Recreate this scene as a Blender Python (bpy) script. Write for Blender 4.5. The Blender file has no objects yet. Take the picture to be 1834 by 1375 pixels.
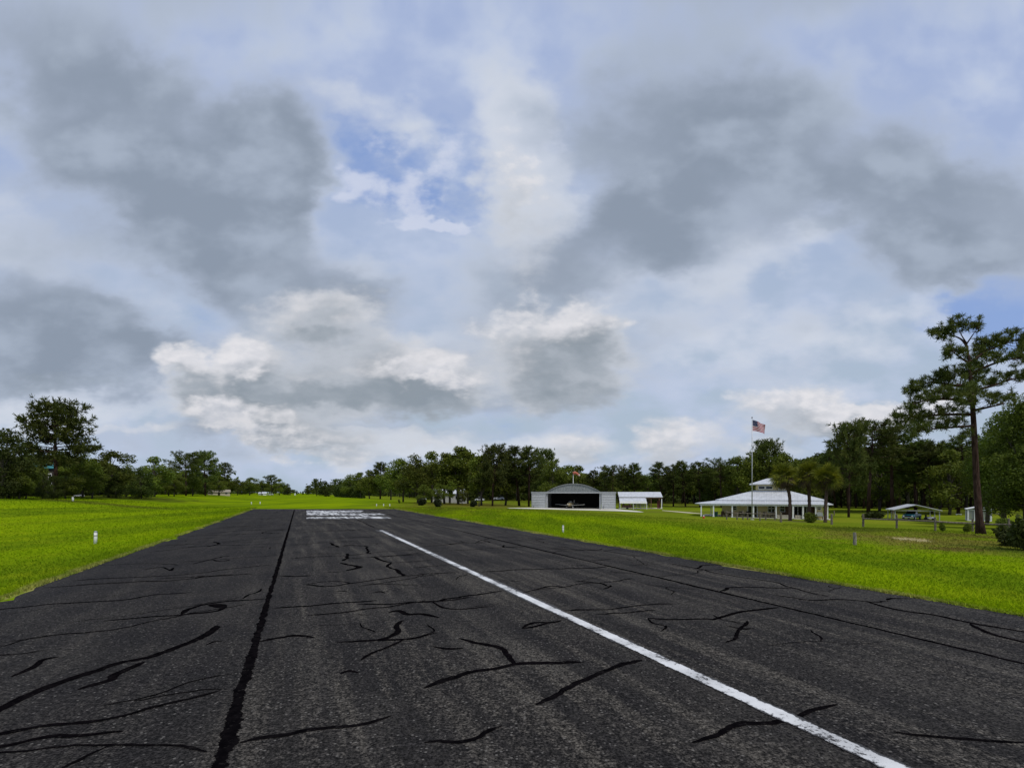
import bpy, math, random
import numpy as np
from mathutils import Vector, Matrix

scene = bpy.context.scene
COL = scene.collection
H = 3.2            # camera height above the asphalt
F = 900.0          # focal length in photo pixels
CX, HY = 917.0, 882.0
RA, RB = 0.3899, 0.9209      # runway direction (-RA, RB), right-hand normal (RB, RA)
EDGE_L, EDGE_R = -8.25, 17.27

def sm(a, b, x):
    t = min(1.0, max(0.0, (x - a) / (b - a)))
    return t * t * (3 - 2 * t)

def terrain(x, y):
    s = x * RB + y * RA
    k = sm(20, 80, y)
    z = 0.0
    if s < EDGE_L - 4:
        z += 2.4 * sm(4, 42, EDGE_L - s) * k
    if s > EDGE_R + 5:
        z -= 1.9 * sm(5, 75, s - EDGE_R) * k
    return z

def at(px, py):
    """point of the ground seen at photo pixel (px, py)"""
    dx, dz = (px - CX) / F, (HY - py) / F
    lo, step = 2.0, 0.5
    Y = lo
    while Y < 1500:
        if H + dz * Y <= terrain(dx * Y, Y):
            break
        Y += step
    a, b = Y - step, Y
    for _ in range(30):
        m = (a + b) / 2
        if H + dz * m <= terrain(dx * m, m): b = m
        else: a = m
    return Vector((dx * b, b, terrain(dx * b, b)))

def flat(px, py, z=0.0):
    Y = F * (H - z) / (py - HY)
    return Vector(((px - CX) / F * Y, Y, z))

class Frame:
    """an upright local frame standing on the ground at a pixel, turned by yaw"""
    def __init__(self, px, py, yaw=None, Y=None):
        self.o = at(px, py) if Y is None else Vector(((px - CX) / F * Y, Y, terrain((px - CX) / F * Y, Y)))
        self.yaw = -math.atan2(self.o.x, self.o.y) if yaw is None else math.radians(yaw)
        self.m = self.o.y / F
        self.ux = Vector((math.cos(self.yaw), math.sin(self.yaw), 0))
        self.uy = Vector((-math.sin(self.yaw), math.cos(self.yaw), 0))
    def P(self, px, py, depth=0.0):
        """local (x, z) of the pixel on the plane local y = depth"""
        d = Vector(((px - CX) / F, 1.0, (HY - py) / F))
        c = Vector((0, 0, H))
        p0 = self.o + self.uy * depth
        t = (p0 - c).dot(self.uy) / d.dot(self.uy)
        q = c + d * t - self.o
        return (q.dot(self.ux), q.z)

# ------------------------------------------------------------------ mesh builder
class MB:
    def __init__(self): self.v, self.f, self.mi = [], [], []
    def add(self, vs, fs, mi=0):
        o = len(self.v)
        self.v += [tuple(p) for p in vs]
        self.f += [tuple(i + o for i in f) for f in fs]
        self.mi += [mi] * len(fs)
        return self
    def box(self, x0, x1, y0, y1, z0, z1, mi=0, yaw=0.0, c=(0, 0)):
        vs = [(x, y, z) for z in (z0, z1) for y in (y0, y1) for x in (x0, x1)]
        if yaw:
            ca, sa = math.cos(yaw), math.sin(yaw)
            vs = [(c[0] + (x - c[0]) * ca - (y - c[1]) * sa, c[1] + (x - c[0]) * sa + (y - c[1]) * ca, z) for x, y, z in vs]
        return self.add(vs, [(0, 2, 3, 1), (4, 5, 7, 6), (0, 1, 5, 4), (2, 6, 7, 3), (0, 4, 6, 2), (1, 3, 7, 5)], mi)
    def tube(self, pts, radii, n=8, mi=0, cap=True):
        pts = [Vector(p) for p in pts]
        if not hasattr(radii, '__len__'): radii = [radii] * len(pts)
        vs, fs = [], []
        up = Vector((0.31, 0.17, 1)).normalized()
        prev = None
        for i, p in enumerate(pts):
            d = (pts[min(i + 1, len(pts) - 1)] - pts[max(i - 1, 0)])
            d = d.normalized() if d.length > 1e-9 else Vector((0, 0, 1))
            if prev is None:
                a = d.cross(up if abs(d.dot(up)) < 0.95 else Vector((1, 0, 0))).normalized()
            else:
                a = (prev - d * prev.dot(d)).normalized()
            prev = a
            b = d.cross(a)
            for k in range(n):
                t = 2 * math.pi * k / n
                vs.append(p + (a * math.cos(t) + b * math.sin(t)) * radii[i])
        for i in range(len(pts) - 1):
            for k in range(n):
                k2 = (k + 1) % n
                fs.append((i * n + k, i * n + k2, (i + 1) * n + k2, (i + 1) * n + k))
        if cap:
            fs.append(tuple(reversed(range(n))))
            fs.append(tuple((len(pts) - 1) * n + k for k in range(n)))
        return self.add(vs, fs, mi)
    def prism(self, outline, y0, y1, mi=0):
        """outline in (x, z), extruded along y"""
        n = len(outline)
        vs = [(x, y0, z) for x, z in outline] + [(x, y1, z) for x, z in outline]
        fs = [tuple(range(n)), tuple(reversed(range(n, 2 * n)))]
        for i in range(n):
            j = (i + 1) % n
            fs.append((j, i, n + i, n + j))
        return self.add(vs, fs, mi)
    def slab(self, poly, th, mi=0):
        """a sheet given by 3-D points in order, thickened downwards"""
        n = len(poly)
        vs = [tuple(p) for p in poly] + [(p[0], p[1], p[2] - th) for p in poly]
        fs = [tuple(range(n)), tuple(reversed(range(n, 2 * n)))]
        for i in range(n):
            j = (i + 1) % n
            fs.append((j, i, n + i, n + j))
        return self.add(vs, fs, mi)
    def loft(self, rings, mi=0, cap=True):
        n = len(rings[0]); vs = [p for r in rings for p in r]; fs = []
        for i in range(len(rings) - 1):
            for k in range(n):
                k2 = (k + 1) % n
                fs.append((i * n + k, i * n + k2, (i + 1) * n + k2, (i + 1) * n + k))
        if cap:
            fs.append(tuple(reversed(range(n)))); fs.append(tuple((len(rings) - 1) * n + k for k in range(n)))
        return self.add(vs, fs, mi)

def link(o, parent=None):
    COL.objects.link(o)
    if parent is not None: o.parent = parent
    return o

def obj(name, mb, mats, parent=None, loc=None, yaw=0.0, smooth=False):
    me = bpy.data.meshes.new(name)
    me.from_pydata(mb.v, [], mb.f)
    if not isinstance(mats, (list, tuple)): mats = [mats]
    for m in mats: me.materials.append(m)
    if len(mats) > 1: me.polygons.foreach_set('material_index', mb.mi)
    if smooth: me.polygons.foreach_set('use_smooth', [True] * len(me.polygons))
    me.update()
    o = bpy.data.objects.new(name, me)
    if loc is not None: o.location = loc
    o.rotation_euler.z = yaw
    return link(o, parent)

def obj_np(name, V, Fq, mats, parent=None, loc=None, attr=None, smooth=False):
    """fast mesh from numpy arrays; Fq has a fixed number of corners"""
    me = bpy.data.meshes.new(name)
    n, k = Fq.shape
    me.vertices.add(len(V)); me.vertices.foreach_set('co', np.ascontiguousarray(V, dtype=np.float32).ravel())
    me.loops.add(n * k); me.loops.foreach_set('vertex_index', Fq.astype(np.int32).ravel())
    me.polygons.add(n); me.polygons.foreach_set('loop_start', np.arange(0, n * k, k, dtype=np.int32))
    try: me.polygons.foreach_set('loop_total', np.full(n, k, dtype=np.int32))
    except Exception: pass
    if smooth: me.polygons.foreach_set('use_smooth', np.ones(n, dtype=bool))
    if attr is not None:
        a = me.attributes.new('tone', 'FLOAT', 'POINT'); a.data.foreach_set('value', attr.astype(np.float32))
    if not isinstance(mats, (list, tuple)): mats = [mats]
    for m in mats: me.materials.append(m)
    me.update(calc_edges=True); me.validate()
    o = bpy.data.objects.new(name, me)
    if loc is not None: o.location = loc
    return link(o, parent)

def empty(name, loc, yaw=0.0):
    o = bpy.data.objects.new(name, None)
    o.empty_display_size = 0.3
    o.location = loc; o.rotation_euler.z = yaw
    return link(o)

def tag(o, label=None, cat=None, group=None, kind=None):
    if label: o['label'] = label
    if cat: o['category'] = cat
    if group: o['group'] = group
    if kind: o['kind'] = kind
    return o

def copy_tree(src, loc, yaw=0.0, sc=(1, 1, 1)):
    r = src.copy(); COL.objects.link(r)
    r.location = loc; r.rotation_euler = (0, 0, yaw); r.scale = sc
    for ch in src.children:
        c = ch.copy(); COL.objects.link(c); c.parent = r
        for g in ch.children:
            d = g.copy(); COL.objects.link(d); d.parent = c
    return r

# ------------------------------------------------------------------ node helpers
class NT:
    def __init__(self, nt): self.nt = nt
    def n(self, typ, inputs=None, out=0, **props):
        nd = self.nt.nodes.new(typ)
        for k, v in props.items(): setattr(nd, k, v)
        for k, v in (inputs or {}).items():
            s = nd.inputs[k]
            if isinstance(v, bpy.types.NodeSocket): self.nt.links.new(v, s)
            else: s.default_value = v
        return nd.outputs[out]
    def math(self, op, a, b=0.0, c=None, clamp=False):
        d = {0: a, 1: b}
        if c is not None: d[2] = c
        return self.n('ShaderNodeMath', d, operation=op, use_clamp=clamp)
    def vmath(self, op, a, b=None, c=None):
        d = {0: a}
        if b is not None: d[1] = b
        if c is not None: d[2] = c
        return self.n('ShaderNodeVectorMath', d, operation=op)
    def mix(self, f, a, b, blend='MIX'):
        nd = self.nt.nodes.new('ShaderNodeMix'); nd.data_type = 'RGBA'; nd.blend_type = blend
        for s, v in ((nd.inputs[0], f), (nd.inputs[6], a), (nd.inputs[7], b)):
            if isinstance(v, bpy.types.NodeSocket): self.nt.links.new(v, s)
            else: s.default_value = v if not isinstance(v, tuple) or len(v) == 4 else (*v, 1)
        return nd.outputs[2]
    def ramp(self, v, a, b, lo=0.0, hi=1.0, smooth=True):
        return self.n('ShaderNodeMapRange', {0: v, 1: a, 2: b, 3: lo, 4: hi},
                      interpolation_type='SMOOTHSTEP' if smooth else 'LINEAR', clamp=True) if smooth else \
               self.n('ShaderNodeMapRange', {0: v, 1: a, 2: b, 3: lo, 4: hi}, clamp=True)
    def noise(self, vec, scale, detail=4.0, rough=0.55, dist=0.0, out=0):
        return self.n('ShaderNodeTexNoise', {'Vector': vec, 'Scale': scale, 'Detail': detail, 'Roughness': rough, 'Distortion': dist}, out=out)

def S(r, g, b):
    f = lambda c: (c / 255 / 12.92) if c / 255 <= 0.04045 else ((c / 255 + 0.055) / 1.055) ** 2.4
    return (f(r), f(g), f(b))

def mat_base(name):
    m = bpy.data.materials.new(name); m.use_nodes = True
    t = NT(m.node_tree)
    bs = m.node_tree.nodes['Principled BSDF']
    return m, t, bs
# ------------------------------------------------------------------ camera, sun, sky
cam = bpy.data.cameras.new('camera'); co = bpy.data.objects.new('camera', cam); COL.objects.link(co)
co.location = (0, 0, H); co.rotation_euler = (math.pi / 2, 0, 0)
cam.sensor_width = 36.0; cam.lens = 36.0 * F / 1834.0
cam.shift_y = (HY - 687.5) / 1834.0
cam.clip_end = 6000
scene.camera = co
scene.view_settings.view_transform = 'Standard'
scene.view_settings.look = 'None'
scene.view_settings.exposure = 0.0
scene.view_settings.gamma = 1.0

SUN_EL, SUN_AZ = math.radians(58), math.radians(150)     # azimuth clockwise from +Y
sd = Vector((math.sin(SUN_AZ) * math.cos(SUN_EL), math.cos(SUN_AZ) * math.cos(SUN_EL), math.sin(SUN_EL)))
sun = bpy.data.lights.new('sun', 'SUN'); so = bpy.data.objects.new('sun', sun); COL.objects.link(so)
sun.energy = 2.3; sun.angle = math.radians(7); sun.color = (1.0, 0.95, 0.86)
so.rotation_euler = sd.to_track_quat('Z', 'Y').to_euler(); so.location = (0, -20, 60)

world = bpy.data.worlds.new('World'); scene.world = world; world.use_nodes = True
def build_sky():
    nt = world.node_tree
    for nd in list(nt.nodes): nt.nodes.remove(nd)
    t = NT(nt)
    D = t.n('ShaderNodeTexCoord', out=0)          # direction
    D = nt.nodes[-1].outputs['Generated']
    sep = nt.nodes.new('ShaderNodeSeparateXYZ'); nt.links.new(D, sep.inputs[0])
    x, y, z = sep.outputs
    yc = t.math('MAXIMUM', y, 0.06)
    U = t.math('DIVIDE', x, yc); V = t.math('DIVIDE', z, yc)
    U = t.math('MULTIPLY_ADD', U, 9.0, 9.17); V = t.math('MULTIPLY_ADD', V, -9.0, 8.82)
    uv = t.n('ShaderNodeCombineXYZ', {0: U, 1: V, 2: 0.0})
    # features shrink and flatten towards the horizon like a real cloud deck
    Vn = t.math('MULTIPLY', t.math('POWER', t.math('MAXIMUM', V, 0.0), 1.25), 0.9)
    nv = t.n('ShaderNodeCombineXYZ', {0: U, 1: Vn, 2: 3.7})
    def cen(v, k): return t.vmath('MULTIPLY', t.vmath('SUBTRACT', v, (0.5, 0.5, 0.5)), (k, k * 0.8, 0.0))
    w1 = cen(t.noise(nv, 0.42, 2.0, 0.5, out=1), 1.9)
    w2 = cen(t.noise(nv, 1.6, 3.0, 0.6, out=1), 0.8)
    wsoft = t.vmath('ADD', uv, w1)
    wp = t.vmath('ADD', wsoft, w2)
    wu = t.vmath('ADD', uv, t.vmath('ADD', t.vmath('MULTIPLY', w1, (0.4, 0.4, 0)), w2))   # keeps placed edges nearer their place
    turned = {}
    def turn(src, name, deg):
        q = int(round(deg / 15.0)) * 15
        if q == 0: return src, 0.0
        if (name, q) not in turned:
            a = math.radians(q)
            r = t.n('ShaderNodeCombineXYZ', {0: t.n('ShaderNodeVectorMath', {0: src, 1: (math.cos(a), math.sin(a), 0)}, operation='DOT_PRODUCT', out=1),
                                             1: t.n('ShaderNodeVectorMath', {0: src, 1: (-math.sin(a), math.cos(a), 0)}, operation='DOT_PRODUCT', out=1), 2: 0.0})
            turned[(name, q)] = r
        return turned[(name, q)], math.radians(q)
    def field(src, blobs, start=None):
        acc = start
        name = 'p' if src is wp else 'u'
        for b in blobs:
            cx, cy, rx, ry = (v / 100 for v in b[:4]); rot = b[4] if len(b) > 4 else 0; amp = b[5] if len(b) > 5 else 1.0
            v, a = turn(src, name, rot)
            qx, qy = cx * math.cos(a) + cy * math.sin(a), -cx * math.sin(a) + cy * math.cos(a)
            m = t.vmath('MULTIPLY_ADD', v, (1 / rx, 1 / ry, 0), (-qx / rx, -qy / ry, 0))
            d = t.n('ShaderNodeVectorMath', {0: m}, operation='LENGTH', out=1)
            g = t.ramp(d, 1.45, 0.3)
            acc = t.math('MULTIPLY', g, amp) if acc is None else t.math('MULTIPLY_ADD', g, amp, acc)
        return acc
    nA = t.noise(nv, 0.75, 5.0, 0.48)
    nB = t.noise(nv, 2.0, 5.0, 0.54)
    nv2 = t.vmath('ADD', nv, (0.10, 0.16, 0.0))
    nBo = t.noise(nv2, 2.0, 5.0, 0.54)
    emboss = t.math('SUBTRACT', nB, nBo)
    dA = t.math('SUBTRACT', nA, 0.5); dB = t.math('SUBTRACT', nB, 0.5)

    # --- clear air: Nishita, then a pale veil of high thin cloud over most of it
    sky = t.n('ShaderNodeTexSky', sky_type='NISHITA', sun_disc=False, sun_elevation=SUN_EL, sun_rotation=SUN_AZ,
              altitude=20, air_density=1.0, dust_density=1.2, ozone_density=1.2)
    SK = SKYK
    clear = t.mix(0.72, t.vmath('SCALE', sky, None) if False else sky, (S(146, 173, 227)[0] * SK, S(146, 173, 227)[1] * SK, S(146, 173, 227)[2] * SK))
    blue = field(wp, BLUE)
    # veil everywhere except at the blue gaps
    vgrad = t.ramp(V, 1.0, 8.6)
    c = lambda r, g, b: tuple(k * SK for k in S(r, g, b))
    veilcol = t.mix(vgrad, c(164, 180, 215), c(174, 190, 206))
    veilcol = t.mix(t.ramp(nA, 0.35, 0.7), veilcol, c(190, 202, 226))
    veil = t.math('SUBTRACT', 1.0, t.ramp(t.math('MULTIPLY_ADD', dB, -2.0, blue), 0.1, 1.9), clamp=True)
    veil = t.math('MULTIPLY', veil, 0.96)
    col = t.mix(veil, clear, veilcol)
    # --- pale hazy cloud
    pale = field(wp, PALE)
    pm = t.ramp(t.math('MULTIPLY_ADD', dA, 2.0, pale), 0.1, 1.0)
    col = t.mix(t.math('MULTIPLY', pm, 0.9), col, c(210, 216, 227))
    # --- grey soft decks, thick parts darker
    g = field(wp, GREY)
    gd = t.math('MULTIPLY_ADD', dA, 1.1, g)
    gm = t.ramp(gd, -0.02, 1.02)
    greycol = t.mix(t.ramp(gd, 0.25, 1.35), c(183, 194, 214), c(139, 151, 168))
    greycol = t.mix(t.ramp(nA, 0.42, 0.72, 0.0, 0.75), greycol, c(172, 184, 202))
    col = t.mix(t.math('MULTIPLY', gm, 0.97), col, greycol)
    # --- cumulus: crown edges towards the light are bright, thick bellies grey
    cf = field(wu, CUM)
    here = t.math('MULTIPLY_ADD', dB, 0.75, cf)
    wtop = t.vmath('ADD', wu, (-0.10, -0.30, 0))
    turned.clear()
    up = t.math('MULTIPLY_ADD', t.math('SUBTRACT', nBo, 0.5), 0.75, field(wtop, CUM))
    cm = t.math('MULTIPLY', t.ramp(here, 0.10, 0.85), t.ramp(cf, 0.02, 0.22))
    slope = t.math('SUBTRACT', here, up)
    body = t.mix(t.ramp(here, 0.4, 1.6), c(200, 205, 214), c(140, 150, 160))
    ccol = t.mix(t.ramp(t.math('MULTIPLY_ADD', dA, 0.8, slope), 0.02, 1.0), body, c(228, 227, 231))
    ccol = t.mix(t.ramp(slope, -0.05, -0.7, 0.0, 0.7), ccol, c(138, 149, 160))
    col = t.mix(t.math('MULTIPLY', cm, 0.93), col, ccol)
    gf = field(wu, GLOW)
    gl = t.math('MULTIPLY_ADD', t.math('ADD', dB, t.math('MULTIPLY', emboss, 0.8)), 1.1, gf)
    gcol = t.mix(t.ramp(t.math('MULTIPLY_ADD', emboss, 1.0, nB), 0.25, 0.8), c(205, 208, 217), c(229, 228, 232))
    col = t.mix(t.math('MULTIPLY', t.ramp(gl, 0.15, 1.25, 0.0, 0.8), t.ramp(gf, 0.02, 0.25)), col, gcol)
    df = field(wu, DARK)
    dk = t.math('MULTIPLY_ADD', dB, 0.9, df)
    col = t.mix(t.math('MULTIPLY', t.ramp(dk, 0.2, 1.2, 0.0, 0.8), t.ramp(df, 0.02, 0.25)), col, c(140, 151, 162))
    # --- thin bright wisps
    wf = field(wu, WISP)
    ws = t.math('MULTIPLY_ADD', dB, 1.6, wf)
    col = t.mix(t.math('MULTIPLY', t.ramp(ws, 0.3, 1.1), t.ramp(wf, 0.02, 0.25, 0.0, 0.8)), col, c(206, 213, 232))
    bg = t.n('ShaderNodeBackground', {0: col, 1: 0.1})
    out = nt.nodes.new('ShaderNodeOutputWorld'); nt.links.new(bg, out.inputs[0])
    world.cycles.sampling_method = 'MANUAL'; world.cycles.sample_map_resolution = 512
SKYK = 10.0
# blobs: direction coordinates (100 units = 1/9 of the distance), radii, turn, weight
BLUE = [(720, 290, 130, 110, 20, 1.1), (800, 380, 80, 40, 10, .8), (620, 260, 90, 80, 0, .8), (0, 290, 30, 60, 0, .7),
        (1790, 540, 110, 46, -15, 2.6), (1810, 600, 70, 36, 0, 2.2), (370, 570, 70, 50, 0, .5), (865, 330, 30, 70, 0, .7), (355, 650, 30, 40, 0, .5), (910, 740, 40, 60, 0, .5), (1090, 800, 300, 30, 0, .3)]
PALE = [(940, 330, 80, 200, -15, 1.1), (960, 540, 150, 120, 0, .7), (540, 500, 140, 50, 0, .9), (500, 745, 270, 60, 15, 1.0), (550, 330, 40, 110, -15, .5),
        (1300, 470, 230, 60, -15, .8), (1240, 600, 240, 60, 0, .5), (1560, 600, 150, 70, 0, .6), (90, 725, 240, 34, 0, .8), (980, 200, 60, 80, 0, .7), (560, 180, 80, 50, 0, .4),
        (700, 200, 140, 40, 15, .5), (1060, 790, 150, 40, 0, .7), (700, 800, 320, 26, 0, .7), (60, 430, 120, 90, 30, .6), (280, 560, 100, 70, 15, .5), (800, 640, 120, 60, 0, .7), (1440, 690, 160, 50, 0, .4)]
GREY = [(140, 370, 200, 120, 0, .42), (490, 330, 100, 130, 0, .35), (330, 175, 320, 70, 0, .3), (570, 555, 130, 80, 0, .7), (640, 690, 230, 60, 0, .4), (120, 600, 190, 110, 0, .6), (980, 520, 90, 90, 0, .4), (1250, 470, 160, 60, -15, .35), (480, 220, 120, 110, 0, .55), (620, 560, 60, 30, 0, .3), (200, 240, 330, 150, 30, 1.0), (420, 390, 170, 110, 15, 1.05), (350, 490, 130, 60, 15, .8), (480, 280, 130, 90, 45, .45), (110, 570, 230, 80, 15, .7), (90, 650, 250, 60, 0, 1.0), (70, 450, 130, 60, 0, .25),
        (1210, 250, 270, 180, 0, 1.05), (1130, 420, 150, 100, -15, 1.0), (1480, 260, 260, 150, 0, .6), (1740, 390, 240, 140, 15, 1.0), (1640, 470, 130, 70, 0, .6), (1440, 390, 120, 60, -30, .35),
        (1020, 640, 190, 120, 0, .6), (620, 770, 360, 20, 0, .5), (850, 690, 110, 60, 0, .45), (1440, 660, 200, 30, 0, .35), (150, -60, 500, 190, 0, .6), (1350, -60, 500, 150, 0, .7),
        (600, 610, 240, 140, 0, .6), (330, 740, 140, 60, 15, .5), (1240, 560, 300, 40, -15, .25), (920, 500, 120, 110, 0, .5), (250, 800, 300, 30, 0, .4), (1500, 560, 160, 30, -15, .3)]
CUM = [(325, 652, 46, 34, 0, .75), (365, 700, 80, 48, 30, .7), (440, 745, 110, 44, 30, .6), (480, 765, 190, 40, 15, .9), (435, 648, 62, 44, 0, 1.0), (610, 695, 230, 66, 0, 1.0), (735, 655, 90, 62, 15, .85), (810, 690, 90, 54, 0, .8),
       (580, 575, 130, 62, 0, .9), (1030, 655, 120, 88, 0, 1.0), (1055, 585, 64, 52, 0, .7), (915, 610, 76, 62, 0, .6), (960, 690, 60, 50, 0, .5),
       (1415, 735, 115, 50, 0, .85), (1520, 748, 74, 30, 0, .8), (1595, 742, 56, 34, 0, .8), (1680, 735, 60, 40, 0, .7), (1030, 800, 80, 36, 0, .8), (1190, 795, 52, 50, 0, .8), (1262, 785, 46, 40, 0, .6), (1360, 808, 70, 24, 0, .7),
       (700, 785, 220, 20, 0, .5), (200, 770, 160, 18, 0, .5), (950, 420, 70, 110, 0, .45), (900, 330, 50, 90, 0, .4)]
GLOW = [(470, 752, 170, 34, 15, .8), (385, 705, 80, 38, 30, .85), (325, 645, 40, 26, 0, .8), (432, 645, 56, 30, 0, .9), (760, 640, 90, 30, 15, .8), (830, 680, 60, 30, 0, .5), (1060, 575, 64, 30, 0, .7), (905, 590, 50, 40, 0, .6),
        (1420, 715, 115, 30, 0, .9), (1540, 738, 60, 22, 0, .6), (1600, 732, 44, 22, 0, .7), (1660, 722, 50, 30, 0, .6), (925, 300, 44, 90, -15, .6), (1190, 785, 40, 30, 0, .6), (1040, 793, 50, 22, 0, .6), (960, 560, 30, 60, 0, .4), (1360, 800, 60, 14, 0, .5)]
DARK = [(590, 708, 170, 26, 0, 1.0), (570, 600, 90, 28, 0, .8), (1045, 705, 80, 30, 0, .8), (420, 785, 170, 12, 0, .4), (90, 690, 160, 20, 0, .6)]
WISP = [(750, 405, 90, 14, 0, .9), (655, 310, 60, 40, 30, .8), (735, 350, 30, 80, -15, .8), (600, 290, 30, 40, 15, .75), (785, 270, 34, 80, 15, .6), (1000, 250, 24, 80, 0, .4), (700, 250, 60, 30, 0, .45), (820, 410, 40, 16, 0, .7)]
build_sky()
# ------------------------------------------------------------------ ground, runway, paths
def pos_s(t):
    """distance across the runway from world position, as a node socket"""
    P = t.n('ShaderNodeNewGeometry', out=0)
    return P, t.n('ShaderNodeVectorMath', {0: P, 1: (RB, RA, 0)}, operation='DOT_PRODUCT', out=1)

def nt_y(m, P):
    nd = m.node_tree.nodes.new('ShaderNodeSeparateXYZ'); m.node_tree.links.new(P, nd.inputs[0]); return nd.outputs[1]

def patch(t, P, cx, cy, rx, ry, soft=0.5):
    v = t.vmath('MULTIPLY_ADD', P, (1 / rx, 1 / ry, 0), (-cx / rx, -cy / ry, 0))
    d = t.n('ShaderNodeVectorMath', {0: v}, operation='LENGTH', out=1)
    return d

def mat_grass(name, blades=False):
    m, t, bs = mat_base(name)
    P, s = pos_s(t)
    n1 = t.noise(P, 0.05, 4.0, 0.55); n2 = t.noise(P, 0.35, 5.0, 0.6); n3 = t.noise(P, 6.0, 4.0, 0.65)
    Pm = t.n('ShaderNodeMapping', {'Vector': P, 'Rotation': (0, 0, math.radians(-23)), 'Scale': (0.16, 0.02, 1)})
    mow = t.noise(Pm, 1.0, 3.0, 0.5)
    col = t.mix(t.ramp(n1, 0.35, 0.65), G_A, G_B)
    col = t.mix(t.ramp(mow, 0.42, 0.60, 0, 0.95), col, G_C)
    col = t.mix(t.ramp(n2, 0.45, 0.75, 0, 0.55), col, G_D)
    # the lawn near the strip is fed and bright, further right it is rough pasture
    rough = t.ramp(t.math('MULTIPLY_ADD', t.math('SUBTRACT', n2, 0.5), 9.0, s), 31.0, 47.0)
    past = t.mix(t.ramp(n1, 0.4, 0.62), (0.118, 0.162, 0.009), (0.165, 0.198, 0.013))
    past = t.mix(t.ramp(n3, 0.5, 0.8, 0, 0.5), past, (0.20, 0.20, 0.035))
    col = t.mix(rough, col, past)
    # dull and sandy patches, and tree shade painted dark into the turf colour
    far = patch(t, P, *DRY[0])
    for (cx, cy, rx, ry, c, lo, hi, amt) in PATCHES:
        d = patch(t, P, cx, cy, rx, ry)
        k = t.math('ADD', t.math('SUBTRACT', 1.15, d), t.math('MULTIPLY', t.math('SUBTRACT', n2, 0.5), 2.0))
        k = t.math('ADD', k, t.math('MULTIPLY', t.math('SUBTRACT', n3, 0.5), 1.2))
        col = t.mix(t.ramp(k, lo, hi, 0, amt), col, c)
    # dry, sandy fringe where the turf meets the asphalt
    e = t.math('MINIMUM', t.math('ABSOLUTE', t.math('SUBTRACT', s, EDGE_R)), t.math('ABSOLUTE', t.math('SUBTRACT', s, EDGE_L)))
    ek = t.math('ADD', e, t.math('MULTIPLY', t.math('SUBTRACT', n2, 0.5), -1.3))
    py_ = nt_y(m, P)
    fr = t.math('MULTIPLY', t.ramp(ek, 0.30, -0.05, 0, 0.45 if blades else 0.8), t.ramp(py_, 99.5, 98.0))
    col = t.mix(fr, col, (0.30, 0.25, 0.10))
    if blades:
        a = t.n('ShaderNodeAttribute', attribute_name='tone', out=2)
        hs = t.n('ShaderNodeHueSaturation', {'Color': col, 'Value': t.ramp(a, 0, 1, 1.36, 1.56, False), 'Hue': t.ramp(a, 0, 1, 0.508, 0.488, False)})
        col = hs
    else:
        col = t.n('ShaderNodeHueSaturation', {'Color': col, 'Value': t.ramp(n3, 0.25, 0.75, 0.72, 1.2)})
        b = t.n('ShaderNodeBump', {'Height': n3, 'Strength': 0.6, 'Distance': 0.05})
        m.node_tree.links.new(b, bs.inputs['Normal'])
    m.node_tree.links.new(col, bs.inputs['Base Color'])
    bs.inputs['Roughness'].default_value = 1.0; bs.inputs['Specular IOR Level'].default_value = 0.0
    if blades:
        out = [n for n in m.node_tree.nodes if n.type == 'OUTPUT_MATERIAL'][0]
        tr = t.n('ShaderNodeBsdfTranslucent', {'Color': col})
        mx = t.n('ShaderNodeMixShader', {0: 0.35, 1: bs.outputs[0], 2: tr})
        m.node_tree.links.new(mx, out.inputs[0])
    return m
G_A, G_B, G_C, G_D = (0.150, 0.228, 0.004), (0.190, 0.262, 0.004), (0.100, 0.160, 0.005), (0.225, 0.272, 0.008)
DRY = [(0, 0, 1, 1)]
PATCHES = []
def add_patch(px, py, wpx, hpx, c, lo=0.2, hi=0.7, amt=0.8):
    a, l, u = at(px, py), at(px, py - hpx), at(px, py + hpx)
    PATCHES.append((a.x, a.y, wpx * a.y / F, max(1.0, abs(l.y - u.y) / 2), c, lo, hi, amt))
add_patch(1650, 968, 190, 20, (0.155, 0.130, 0.030), 0.05, 1.0, 0.85)      # worn sandy ground by the tall pine
add_patch(1700, 982, 90, 7, (0.10, 0.075, 0.022), 0.2, 0.8, 0.8)
add_patch(1630, 966, 70, 7, (0.42, 0.36, 0.20), 0.74, 0.98, 0.75)         # bare sand showing through
add_patch(1745, 960, 60, 8, (0.085, 0.07, 0.02), 0.1, 0.7, 0.7)
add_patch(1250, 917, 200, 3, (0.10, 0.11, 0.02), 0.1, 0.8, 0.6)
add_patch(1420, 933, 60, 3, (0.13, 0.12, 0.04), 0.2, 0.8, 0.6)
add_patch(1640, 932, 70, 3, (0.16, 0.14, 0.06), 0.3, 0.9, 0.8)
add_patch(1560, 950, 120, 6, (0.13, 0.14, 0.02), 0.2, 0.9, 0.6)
add_patch(1660, 917, 280, 5, (0.045, 0.052, 0.010), 0.1, 0.8, 0.85)  # shade at the foot of the right wood, painted into the turf
add_patch(1300, 906, 200, 3, (0.06, 0.06, 0.012), 0.1, 0.8, 0.8)  # painted shade under the trees behind the house
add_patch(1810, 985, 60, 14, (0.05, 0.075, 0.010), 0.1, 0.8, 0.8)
add_patch(120, 897, 260, 3, (0.075, 0.085, 0.012), 0.1, 0.8, 0.75)  # painted shade along the foot of the left wood
add_patch(840, 903, 150, 7, (0.085, 0.070, 0.015), 0.1, 0.9, 0.85)  # brownish grass of the grove, darkened for the tree shade on it
add_patch(1640, 906, 330, 5, (0.030, 0.034, 0.008), 0.1, 0.8, 0.95)  # floor of the deep right wood, its shade put into the colour
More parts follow.
